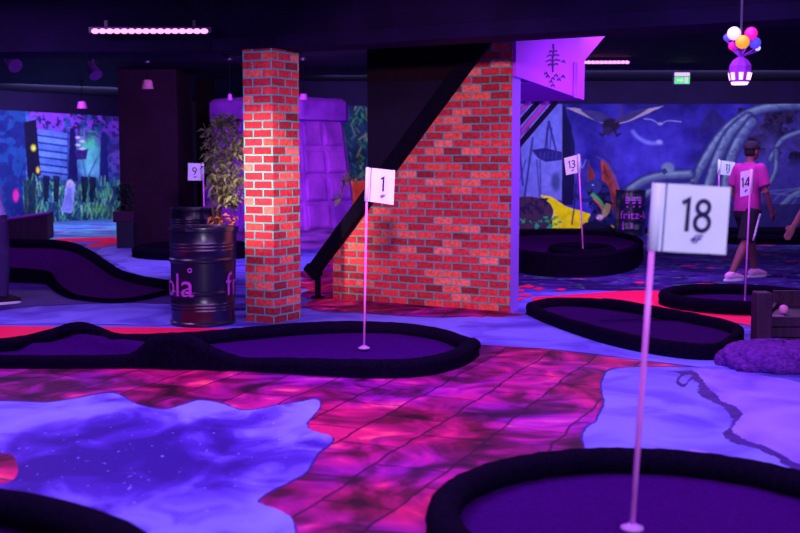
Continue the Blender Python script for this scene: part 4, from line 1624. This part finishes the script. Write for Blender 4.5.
        hr.build('hair', 'hair_dark', root, smooth=True)
    root.location = loc
    root.rotation_euler = (0, 0, yaw)
    return root


pl = G(745, 279)
person((pl.x, pl.y, 0), math.radians(28), 'person in a pink shirt, black cap and black shorts standing by flag 14',
       dict(elbow_l=(-.02, .26, 1.10), wrist_l=(.12, .22, .90), elbow_r=(.03, -.27, 1.09), wrist_r=(.15, -.25, .86),
            knee_l=(.17, .09, .47), ankle_l=(.25, .09, .085), knee_r=(-.10, -.09, .47), ankle_r=(-.33, -.10, .085), lean=.04),
       dict(shirt='shirt_pink', legs_mat='shorts_black', shoe='shoe_pink', stripe=True, hem=.84))
pr = D(818, 280, 10.0)
person((pr.x, 10.0, 0), math.radians(175), 'person in dark clothing cut off by the right edge, one bare forearm hanging',
       dict(elbow_l=(.02, .27, 1.10), wrist_l=(.10, .27, .87), elbow_r=(.03, -.27, 1.10), wrist_r=(.16, -.25, .88),
            knee_l=(.04, .09, .47), ankle_l=(.03, .09, .085), knee_r=(.04, -.09, .47), ankle_r=(0, -.10, .085)),
       dict(shirt='shorts_black', legs_mat='shorts_black', shoe='cap_black'), cap=False)
pq = G(-4, 304)
person((pq.x, pq.y, 0), math.radians(40), 'person in a pale blue top and dark trousers cut off by the left edge',
       dict(elbow_l=(.0, .27, 1.10), wrist_l=(.10, .25, .88), elbow_r=(-.14, -.22, 1.10), wrist_r=(-.17, -.17, .88),
            knee_l=(.02, .09, .47), ankle_l=(0, .10, .085), knee_r=(.05, -.09, .47), ankle_r=(.02, -.10, .085), lean=-.2),
       dict(shirt='top_blue', legs_mat='trouser_violet', legs='long', shoe='cap_black', hem=.92), cap=False)

# ------------------------------------------------------------------ wall murals (flat prints, painted as coloured grids)
def vnoise(w, h, cell, seed):
    r = np.random.default_rng(seed)
    gw, gh = int(w / cell) + 3, int(h / cell) + 3
    g = r.random((gh, gw))
    ys, xs = np.mgrid[0:h, 0:w] / cell
    x0, y0 = xs.astype(int), ys.astype(int)
    fx_, fy_ = xs - x0, ys - y0
    fx_, fy_ = fx_ * fx_ * (3 - 2 * fx_), fy_ * fy_ * (3 - 2 * fy_)
    return (g[y0, x0] * (1 - fx_) + g[y0, x0 + 1] * fx_) * (1 - fy_) + (g[y0 + 1, x0] * (1 - fx_) + g[y0 + 1, x0 + 1] * fx_) * fy_


def fbm(w, h, cell, seed, octs=4):
    a, s, t = 0, 1.0, 0
    for i in range(octs):
        a = a + vnoise(w, h, max(cell / 2 ** i, 1.01), seed + i) * s
        t += s
        s *= .55
    return a / t


class Canvas:
    def __init__(self, x0, y0, x1, y1, ss=1):
        self.x0, self.y0, self.ss = x0, y0, ss
        self.w, self.h = int((x1 - x0) * ss), int((y1 - y0) * ss)
        self.a = np.zeros((self.h, self.w, 3))
        ys, xs = np.mgrid[0:self.h, 0:self.w]
        self.X, self.Y = x0 + (xs + .5) / ss, y0 + (ys + .5) / ss

    def blend(self, mask, c):
        m = np.clip(mask, 0, 1)[..., None]
        self.a = self.a * (1 - m) + np.array(c, float) * m

    def blob(self, cx_, cy_, rx_, ry_, c, soft=.5, amt=1.0):
        d = np.sqrt(((self.X - cx_) / rx_) ** 2 + ((self.Y - cy_) / ry_) ** 2)
        self.blend(np.clip((1 - d) / max(soft, 1e-3), 0, 1) * amt, c)

    def poly(self, pts, c, amt=1.0):
        ins = np.zeros(self.X.shape, bool)
        n = len(pts)
        for i in range(n):
            (ax, ay), (bx, by) = pts[i], pts[(i + 1) % n]
            if ay == by:
                continue
            cond = ((ay > self.Y) != (by > self.Y)) & (self.X < (bx - ax) * (self.Y - ay) / (by - ay) + ax)
            ins ^= cond
        self.blend(ins * amt, c)

    def line(self, pts, w, c, amt=1.0, soft=.6):
        P = []
        for i in range(len(pts) - 1):
            P.append((pts[i], pts[i + 1]))
        n = len(P)
        best = np.zeros(self.X.shape)
        for i, ((ax, ay), (bx, by)) in enumerate(P):
            wa = w if not isinstance(w, (list, tuple)) else w[0] + (w[1] - w[0]) * (i + .5) / n
            dx, dy = bx - ax, by - ay
            l2 = dx * dx + dy * dy + 1e-9
            t = np.clip(((self.X - ax) * dx + (self.Y - ay) * dy) / l2, 0, 1)
            d = np.hypot(self.X - ax - t * dx, self.Y - ay - t * dy)
            best = np.maximum(best, np.clip((wa / 2 + soft - d) / soft / 2, 0, 1))
        self.blend(best * amt, c)


def curve2(pts, n=8):
    return [(p.x, p.y) for p in smooth_path([Vector((x, y, 0)) for x, y in pts], n)]


LIGHT_TINT = np.array([.55, .45, 1.0])


def mural(cv, mapf, name, label, gain=1.0):
    lin = np.where(cv.a / 255 <= .04045, cv.a / 255 / 12.92, ((cv.a / 255 + .055) / 1.055) ** 2.4)
    alb = np.clip(lin / LIGHT_TINT * gain, 0, .95)
    H, W_ = cv.h, cv.w
    vs = np.empty((H * W_, 3))
    for j in range(H):
        for i in range(W_):
            p = mapf(cv.x0 + i * (cv.w / cv.ss) / (W_ - 1), cv.y0 + j * (cv.h / cv.ss) / (H - 1))
            vs[j * W_ + i] = p
    o_ = vs.mean(0)
    idx = np.arange(H * W_).reshape(H, W_)
    fs = np.stack([idx[:-1, :-1], idx[1:, :-1], idx[1:, 1:], idx[:-1, 1:]], -1).reshape(-1, 4)
    me = bpy.data.meshes.new(name)
    # thin board: front grid plus a back sheet closing it
    me.from_pydata((vs - o_).tolist(), [], fs.tolist())
    at = me.color_attributes.new('Col', 'FLOAT_COLOR', 'POINT')
    colr = np.ones((H * W_, 4))
    colr[:, :3] = alb.reshape(-1, 3)
    at.data.foreach_set('color', colr.ravel())
    me.materials.append(MATS['mural_print'])
    ob = bpy.data.objects.new(name, me)
    COL.objects.link(ob)
    ob.location = o_
    tag(ob, label, 'mural')
    return ob


# right mural
cv = Canvas(505, 104, 850, 235, 2)
w, h = cv.w, cv.h
n1, n2, n3 = fbm(w, h, 100, 11), fbm(w, h, 28, 31), fbm(w, h, 9, 51, 3)
base = np.array([14, 6, 70.])[None, None] + n1[..., None] * np.array([46, 40, 160.]) + (n2[..., None] - .5) * np.array([40, 36, 70.])
cv.a = base
cv.blob(545, 160, 40, 60, (96, 96, 235), .9, .75)
cv.blob(655, 160, 60, 40, (70, 56, 220), 1, .7)
cv.blob(600, 120, 60, 20, (38, 30, 150), 1, .6)
cv.blob(690, 120, 60, 18, (60, 46, 200), 1, .5)
cv.poly([(505, 104), (563, 104), (563, 200), (505, 200)], (104, 104, 238), .8)
# rigging and poles at the left
for a, b_ in (((533, 138), (524, 202)), ((518, 130), (523, 185)), ((524, 142), (511, 160)), ((549, 122), (556, 150)), ((549, 122), (545, 152)), ((517, 150), (512, 186)), ((529, 128), (517, 150))):
    cv.line([a, b_], 1.8, (36, 28, 130), .9)
cv.poly([(532, 150), (545, 148), (562, 152), (562, 160), (546, 162), (538, 158)], (34, 26, 130))
cv.poly([(563, 106), (568, 118), (575, 142), (574, 200), (562, 205)], (22, 16, 90))
cv.line([(563, 104), (563, 205)], 1.2, (20, 16, 90))
cv.blob(556, 182, 6, 12, (50, 60, 150), .6)
cv.poly([(565, 106), (568, 118), (572, 128), (571, 150), (575, 168), (573, 205), (562, 205), (563, 106)], (16, 12, 74))
for q in ((540, 150, 541, 196), (547, 128, 548, 160), (552, 128, 549, 160), (526, 160, 514, 200), (537, 160, 540, 200)):
    cv.line([(q[0], q[1]), (q[2], q[3])], 1.0, (34, 28, 124), .8, .5)
for k_ in range(5):
    cv.line([(541 + k_ * 4, 152), (540 + k_ * 4, 159)], .7, (80, 74, 200), .6, .4)
cv.line(curve2([(580, 158), (582, 168), (586, 160)]), 1.2, (120, 124, 230), .8, .6)
cv.line([(583, 168), (581, 196)], 1.0, (40, 34, 130), .8, .5)
for k_ in range(7):
    xx = 622 + k_ * 11
    cv.line(curve2([(xx, 205 - k_ % 3 * 4), (xx + 6, 199 - k_ % 2 * 5), (xx + 14, 203)]), 1.4, (58, 56, 160), .5, .8)
# rock and yellow ground
cv.poly(curve2([(540, 195), (552, 197), (566, 206), (585, 212), (600, 218), (612, 229), (545, 230), (551, 220), (553, 208), (540, 195)]), (238, 214, 12))
cv.blob(560, 222, 14, 6, (250, 235, 40), .8, .7)
cv.poly(curve2([(508, 202), (520, 197), (535, 197), (550, 203), (552, 214), (548, 229), (508, 231), (508, 202)]), (58, 34, 78))
cv.blend((n3 > .55) * (cv.X < 552) * (cv.Y > 198), (30, 20, 80))
cv.blend((n3 > .62) * (cv.X < 560) * (cv.Y > 216), (40, 130, 120))
for x, y in ((548, 221), (553, 219), (556, 224), (560, 222), (551, 225)):
    cv.blob(x, y, 3, 1.6, (30, 140, 90), .5)
# winged beast, generic
bl, bd = (30, 30, 120), (14, 12, 62)
cv.poly([(589, 161), (591, 167), (595, 174), (594, 186), (591, 180), (589, 187), (587, 178)], (112, 40, 62))
cv.poly([(601, 159), (609, 164), (615, 175), (620, 189), (616.5, 199), (614, 195), (617, 210), (613, 205), (614, 221), (607, 211), (605, 196), (602, 181)], (146, 50, 58))
cv.blend((n3 > .52) * (np.hypot((cv.X - 609) / 9, (cv.Y - 190) / 30) < 1) * .35, (60, 20, 70))
for q in ((611, 214), (614, 200), (612, 186)):
    cv.line([(604, 166), q], .8, (70, 24, 70), .8, .5)
for q in ((590, 183), (593, 181)):
    cv.line([(589, 162), q], .8, (70, 24, 70), .8, .5)
cv.line(curve2([(589, 160), (587, 172), (588, 186)]), 1.3, (44, 44, 150))
cv.line(curve2([(597, 157), (606, 162), (613, 174), (617, 192)]), 1.5, (60, 60, 175))
cv.poly(curve2([(588, 190), (592, 183), (600, 180), (607, 184), (611, 194), (612, 208), (614, 220), (608, 227), (592, 227), (588, 220), (593, 210), (591, 200)]), bl)
cv.blend((n3 > .56) * (np.hypot((cv.X - 601) / 12, (cv.Y - 205) / 21) < 1), bd)
cv.poly(curve2([(585, 189), (588, 182), (595, 179), (601, 183), (601, 190), (596, 194), (590, 196), (586, 193)]), (40, 40, 140))
cv.poly([(587, 190), (593, 189), (592, 194), (588, 195)], (20, 14, 60))
cv.line([(588, 191), (591, 190.5)], .6, (120, 120, 190), .7, .5)
cv.blob(593, 185, 1.2, 1, (150, 160, 240), .5)
cv.line(curve2([(592, 199), (583, 200), (575, 194)]), 4, bl)
cv.line(curve2([(576, 184), (574.5, 205), (572, 224)]), 1.4, (34, 26, 90))
cv.line(curve2([(593, 195), (600, 202), (604, 209)]), 4.5, (64, 140, 104))
cv.line(curve2([(594, 199), (599, 204), (602, 209)]), 1.6, (220, 60, 80))
cv.poly(curve2([(606, 203), (611, 205), (609, 213), (604, 217), (602, 212)]), (150, 132, 124))
cv.blob(600, 217, 4.6, 3.6, (225, 120, 215), .4)
cv.blob(601, 216, 2.2, 1.8, (120, 220, 205), .5)
cv.blob(598, 218, 1.4, 1.2, (240, 230, 245), .5)
cv.poly(curve2([(582, 224), (592, 221), (606, 224), (612, 228), (582, 229)]), (18, 14, 64))
# flying dragon and bird
cv.poly(curve2([(566, 108), (580, 109), (597, 117), (606, 124), (598, 122), (582, 115), (566, 108)]), (140, 120, 170))
cv.poly(curve2([(664, 106), (645, 110), (628, 118), (618, 124), (628, 122), (645, 115), (664, 106)]), (140, 120, 170))
cv.poly(curve2([(580, 110), (600, 112), (611, 120), (598, 122), (580, 110)]), (50, 40, 120))
cv.poly(curve2([(650, 108), (630, 112), (616, 121), (628, 121), (650, 108)]), (50, 40, 120))
cv.blob(611, 125, 10, 7.5, (28, 16, 56), .3)
cv.line([(606, 128), (603, 136), (600, 134)], 2, (28, 16, 56))
cv.line([(614, 129), (617, 136), (620, 134)], 2, (28, 16, 56))
cv.blob(608, 131, 6, 5, (40, 28, 84), .4)
cv.line(curve2([(616, 122), (622, 112), (618, 106)]), 2, (60, 40, 110))
cv.line(curve2([(644, 119), (652, 120), (660, 124), (668, 121), (681, 122)]), .9, (130, 130, 225))
cv.blob(660, 124, 3.5, 2, (120, 120, 200), .5)
cv.line(curve2([(633, 132), (640, 139), (650, 143), (661, 143)]), 4, (110, 110, 235), .8, 1.5)
cv.blob(659, 142, 4, 3, (130, 130, 240), .6)
cv.poly([(697, 133), (712, 106), (728, 124), (716, 130)], (34, 24, 110))
# great ribs
rib, rsh = (100, 114, 180), (66, 70, 150)
cv.poly(curve2([(735, 128), (765, 112), (805, 108), (850, 110), (850, 232), (700, 232), (708, 190), (720, 150), (735, 128)]), (52, 40, 150))
cv.blend(np.clip((n2 - .40) * 12, 0, 1) * (cv.X > 738) * (cv.Y > 108) * np.clip((168 - cv.Y - .25 * np.abs(cv.X - 790)) / 10, 0, 1), (22, 12, 54))
cv.blend((n3 > .55) * (cv.X > 745) * (cv.Y < 150) * .5, (58, 36, 84))
cv.blob(770, 150, 16, 30, (80, 72, 210), .8, .6)
cv.blob(745, 170, 20, 30, (70, 80, 220), .9, .6)
for pts, wd in (([(820, 106), (780, 106), (748, 114), (724, 132), (706, 158), (690, 188), (676, 205)], 8),
                ([(748, 118), (730, 134), (716, 162), (704, 200)], 9),
                ([(752, 122), (738, 142), (728, 168), (724, 205)], 9),
                ([(630, 190), (644, 181), (662, 176), (690, 174)], 8),
                ([(636, 200), (656, 190), (690, 186)], 7),
                ([(770, 160), (782, 140), (800, 132)], 4),
                ([(782, 205), (800, 192), (830, 190)], 5),
                ([(764, 192), (775, 172), (776, 150)], 3.5)):
    c2 = curve2(pts, 10)
    cv.line(c2, wd * 1.25 + 1.6, (36, 34, 110), .9, 1.0)
    cv.line(c2, wd * 1.0, rsh, 1, 1.2)
    cv.line([(x - wd * .10, y - wd * .10) for x, y in c2], wd * .55, rib, .85, 1.6)
    cv.line([(x - wd * .2, y - wd * .2) for x, y in c2], wd * .12, (140, 156, 212), .6, 1)
cv.blend((n3 > .58) * (cv.X > 690) * .3, (40, 36, 120))
cv.blob(668, 168, 8, 7, rib, .4)
cv.poly([(661, 170), (665, 168), (668, 172), (664, 175)], (48, 44, 130))
for k_ in range(5):
    cv.line([(756 + k_ * 9, 196 + k_ * 2), (762 + k_ * 9, 192 + k_), (800, 188 + 8 * (k_ % 2))], 1.6, (90, 100, 180), .6)
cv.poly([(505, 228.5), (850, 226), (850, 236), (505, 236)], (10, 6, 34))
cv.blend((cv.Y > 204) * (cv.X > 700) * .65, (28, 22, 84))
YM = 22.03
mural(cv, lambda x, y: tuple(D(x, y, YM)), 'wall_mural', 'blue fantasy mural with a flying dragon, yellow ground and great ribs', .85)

# left mural on an angled wall
mA, mBv = Vector((-9.9, 23.3, 0)), Vector((-6.85, 28.0, 0))
mdir = (mBv - mA).normalized()
mn = Vector((-mdir.y, mdir.x, 0))
def lm(x, y):
    ytop = 110 + 7 * x / 127
    y = ytop + (y - 106) * (229 - ytop) / 123
    d = ray(x, y)
    t = (mA.dot(mn)) / d.dot(mn)
    p = d * t
    return (p.x, p.y, CAMZ + p.z)
cv = Canvas(-30, 106, 128, 229, 2)
w, h = cv.w, cv.h
n1, n2, n3 = fbm(w, h, 60, 111), fbm(w, h, 16, 131), fbm(w, h, 7, 151, 3)
cv.a = np.array([22, 20, 96.])[None, None] + n1[..., None] * np.array([40, 70, 110.]) + (n2[..., None] - .5) * np.array([50, 60, 90.])
cv.blend((cv.X < 26) * .8, (14, 18, 92))
cv.blend((n2 > .55) * (cv.X < 26) * .6, (20, 56, 140))
cv.blob(90, 148, 17, 34, (84, 190, 200), .9, .95)
cv.blob(88, 132, 12, 14, (60, 190, 140), .9, .8)
cv.blob(92, 165, 14, 14, (110, 170, 235), .9, .7)
cv.blend((n2 > .45) * np.clip((140 - cv.Y) / 20, 0, 1) * (cv.X > 30), (96, 40, 190))
cv.blend((n3 > .58) * np.clip((138 - cv.Y) / 20, 0, 1) * (cv.X > 30), (30, 20, 90))
cv.blob(120, 152, 16, 20, (110, 56, 200), .8, .7)
cv.blend((n3 > .56) * (cv.X > 106) * (cv.Y < 178) * .7, (44, 24, 120))
for k_ in range(7):
    y = 124 + k_ * 7.5
    cv.poly([(38, y), (67, y + 3), (67, y + 8.6), (38, y + 6)], (76, 104, 200) if k_ % 2 else (64, 86, 190), .85)
    cv.line([(38, y + 6.5), (67, y + 9.3)], 1.4, (24, 24, 110))
cv.poly([(24, 118), (36, 114), (41, 172), (28, 182)], (14, 10, 48))
cv.blob(33.5, 144, 3.6, 5, (190, 200, 60), .7)
cv.blob(38, 167, 2.8, 5, (240, 160, 60), .7)
cv.poly([(70, 122), (75, 120), (78, 178), (68, 178)], (20, 14, 84))
cv.poly([(101, 124), (106, 124), (109, 178), (99, 178)], (26, 24, 110))
cv.poly([(74, 145), (88, 143), (86, 154), (77, 155)], (40, 22, 110))
for k_ in range(4):
    cv.blob(78 + k_ % 2 * 4, 131 + k_ * 4, 4, 2, (200, 170, 235), .6, .8)
cv.line([(82, 150), (87, 180)], .9, (40, 60, 130))
cv.line([(97, 152), (85, 180)], .9, (40, 60, 130))
# grass and undergrowth
gm = np.clip((cv.Y - 172) / 12, 0, 1) * (cv.X > 24)
cv.blend(gm * .85, (22, 44, 84))
gr = np.random.default_rng(4)
for k_ in range(420):
    x, y = gr.uniform(24, 128), gr.uniform(180, 226)
    l = gr.uniform(3, 11)
    c = [(70, 190, 130), (120, 190, 110), (40, 110, 110), (60, 120, 200), (150, 210, 170)][gr.integers(5)]
    cv.line([(x, y), (x + gr.uniform(-3, 3), y - l)], .8, c, gr.uniform(.3, .9))
cv.blob(100, 208, 22, 10, (110, 190, 110), 1, .45)
# pale robed figure in the grass, plain
cv.poly(curve2([(61, 210), (64, 196), (66, 182), (70, 176), (75, 182), (74, 196), (72, 211), (61, 210)]), (120, 118, 225))
cv.blob(70, 180, 4, 4.5, (160, 150, 220), .6)
cv.blob(70, 181, 2, 2.2, (230, 110, 150), .6)
for k_ in range(6):
    cv.line([(63 + k_ * 1.8, 209), (68 + k_ * .6, 186)], .7, (70, 70, 170), .7)
for x in (46, 56, 84, 92):
    cv.poly([(x - 3, 172), (x + 4, 173), (x + 2, 200), (x - 2, 200)], (12, 10, 46), .8)
cv.blob(16, 194, 4, 9, (220, 30, 150), .5, .9)
cv.blend((np.abs(cv.X - 30) < 6) * (cv.Y > 178) * .7, (14, 20, 50))
mural(cv, lm, 'wall_mural', 'blue green mural of a ship and overgrown ruins beside the dark column', 1.35)
# board carrying the left mural
q0_, q1_ = mA + mn * .06, mBv + mn * .06
mb = MB().prism([q0_, q1_, q1_ + Z * 3, q0_ + Z * 3], mn * .15)
struct(mb.build('wall_angled', 'wall_navy'))

# leafy mural strip seen between tower and stairs
cv = Canvas(312, 106, 372, 236, 1)
w, h = cv.w, cv.h
n2, n3 = fbm(w, h, 12, 231), fbm(w, h, 4, 251, 2)
cv.a = np.array([12, 18, 60.])[None, None] + n2[..., None] * np.array([20, 50, 80.])
for k_ in range(260):
    x, y = gr.uniform(312, 372), gr.uniform(108, 230)
    a = gr.uniform(-2.5, -.5)
    c = [(40, 130, 70), (70, 170, 150), (30, 80, 110), (90, 110, 190), (120, 170, 120), (150, 150, 90)][gr.integers(6)]
    l = gr.uniform(4, 11)
    cv.line([(x, y), (x + l * math.cos(a), y + l * math.sin(a))], 1.3, c, gr.uniform(.3, .95))
mural(cv, lambda x, y: tuple(D(x, y, YM)), 'wall_mural', 'narrow dark green foliage mural between tower and stair enclosure', .7)

# ------------------------------------------------------------------ lighting
def area(name, loc, target, size, power, col, sy=None, spread=None):
    d = bpy.data.lights.new(name, 'AREA')
    d.energy = power
    d.color = col
    d.shape = 'RECTANGLE'
    d.size = size
    d.size_y = sy or size
    if spread:
        d.spread = spread
    o = bpy.data.objects.new(name, d)
    COL.objects.link(o)
    o.location = loc
    v = Vector(target) - Vector(loc)
    o.rotation_euler = v.to_track_quat('-Z', 'Y').to_euler()
    return o


def spotl(name, loc, target, power, col, angle, blend=.6, rad=.05):
    d = bpy.data.lights.new(name, 'SPOT')
    d.energy = power
    d.color = col
    d.spot_size = math.radians(angle)
    d.spot_blend = blend
    d.shadow_soft_size = rad
    o = bpy.data.objects.new(name, d)
    COL.objects.link(o)
    o.location = loc
    v = Vector(target) - Vector(loc)
    o.rotation_euler = v.to_track_quat('-Z', 'Y').to_euler()
    return o


VIO = (.60, .26, 1.0)
# unseen area lights for the ceiling blacklights, with local fills added
area('unseen_ceiling_light', (-1.5, 5.2, 2.95), (-1.5, 5.2, 0), 3.0, 130, VIO, 2.0)
area('unseen_ceiling_light', (2.8, 4.6, 2.95), (2.8, 4.9, 0), 2.5, 100, VIO, 2.0)
area('unseen_ceiling_light', (.4, 7.2, 2.95), (.4, 7.2, 0), 4.0, 130, VIO, .8)
area('unseen_ceiling_light', (-5.5, 14.0, 2.95), (-5.5, 14.0, 0), 3.0, 55, VIO, 2.0)
area('unseen_ceiling_light', (3.6, 13.2, 2.95), (3.6, 13.2, 0), 3.0, 130, VIO, 2.0)
area('unseen_ceiling_light', (-6.4, 21.0, 2.95), (-6.4, 21.0, 0), 2.0, 70, (.75, .45, 1.0), 1.0)  # fill added to brighten the back-left floor
area('unseen_ceiling_light', (-1.9, 14.6, 2.95), (-1.9, 18.6, 1.0), 1.2, 250, VIO, .6)  # unseen fill aimed at the tower to brighten it
# unseen washes added to brighten the murals, standing for their fluorescence
area('mural_fill', (5.2, 19.3, 2.9), (5.2, 22.1, 1.0), 6.5, 230, (.55, .45, 1.0), .4)
area('mural_fill', (-6.6, 23.6, 2.9), (-8.2, 25.8, 1.1), 3.0, 230, (.55, .45, 1.0), .4)
area('mural_fill', (-.9, 20.4, 2.9), (-.9, 22.1, 1.4), 1.0, 25, (.55, .45, 1.0), .3)
# key spots by the camera and on the pillar
spotl('key_spot', (-.05, .3, 2.8), (.2, 10.9, 1.2), 2700, (1.0, .40, .56), 22, .5, .12)
spotl('pillar_spot', (-2.15, 5.6, 2.8), (-1.32, 10.1, 1.32), 3800, (1.0, .60, .46), 17, 1.0, .06)
area('bulkhead_fill', (3.4, 11.2, 2.2), (1.5, 12.0, 2.6), .5, 15, (.34, .10, 1.0))  # unseen violet fill added to brighten the bulkhead
area('unseen_ceiling_light', (-3.9, 9.3, 2.95), (-3.9, 9.4, 0), 1.8, 75, (.68, .28, 1.0), .6)  # unseen fill added over the left red strip and blue floor
area('unseen_ceiling_light', (2.6, 10.9, 2.95), (2.9, 11.0, 0), 1.6, 60, (.8, .24, 1.0), .5)  # unseen fill added to make the right red ribbon brighter
area('front_fill', (1.2, -1.0, 2.85), (1.6, 8.0, 1.0), 1.2, 90, (.72, .60, 1.0), .5, 1.6)  # unseen frontal fill behind the camera, added to brighten the flags

wd_ = bpy.data.worlds.new('world')
SC.world = wd_
wd_.use_nodes = True
bg = wd_.node_tree.nodes['Background']
bg.inputs['Color'].default_value = (.30, .10, 1.0, 1)
bg.inputs['Strength'].default_value = .012

SC.view_settings.view_transform = 'Standard'
SC.view_settings.look = 'None'
SC.view_settings.gamma = 1
SC.view_settings.use_curve_mapping = False
SC.view_settings.exposure = 0.0
SC.cycles.use_denoising = True
SC.cycles.max_bounces = 6
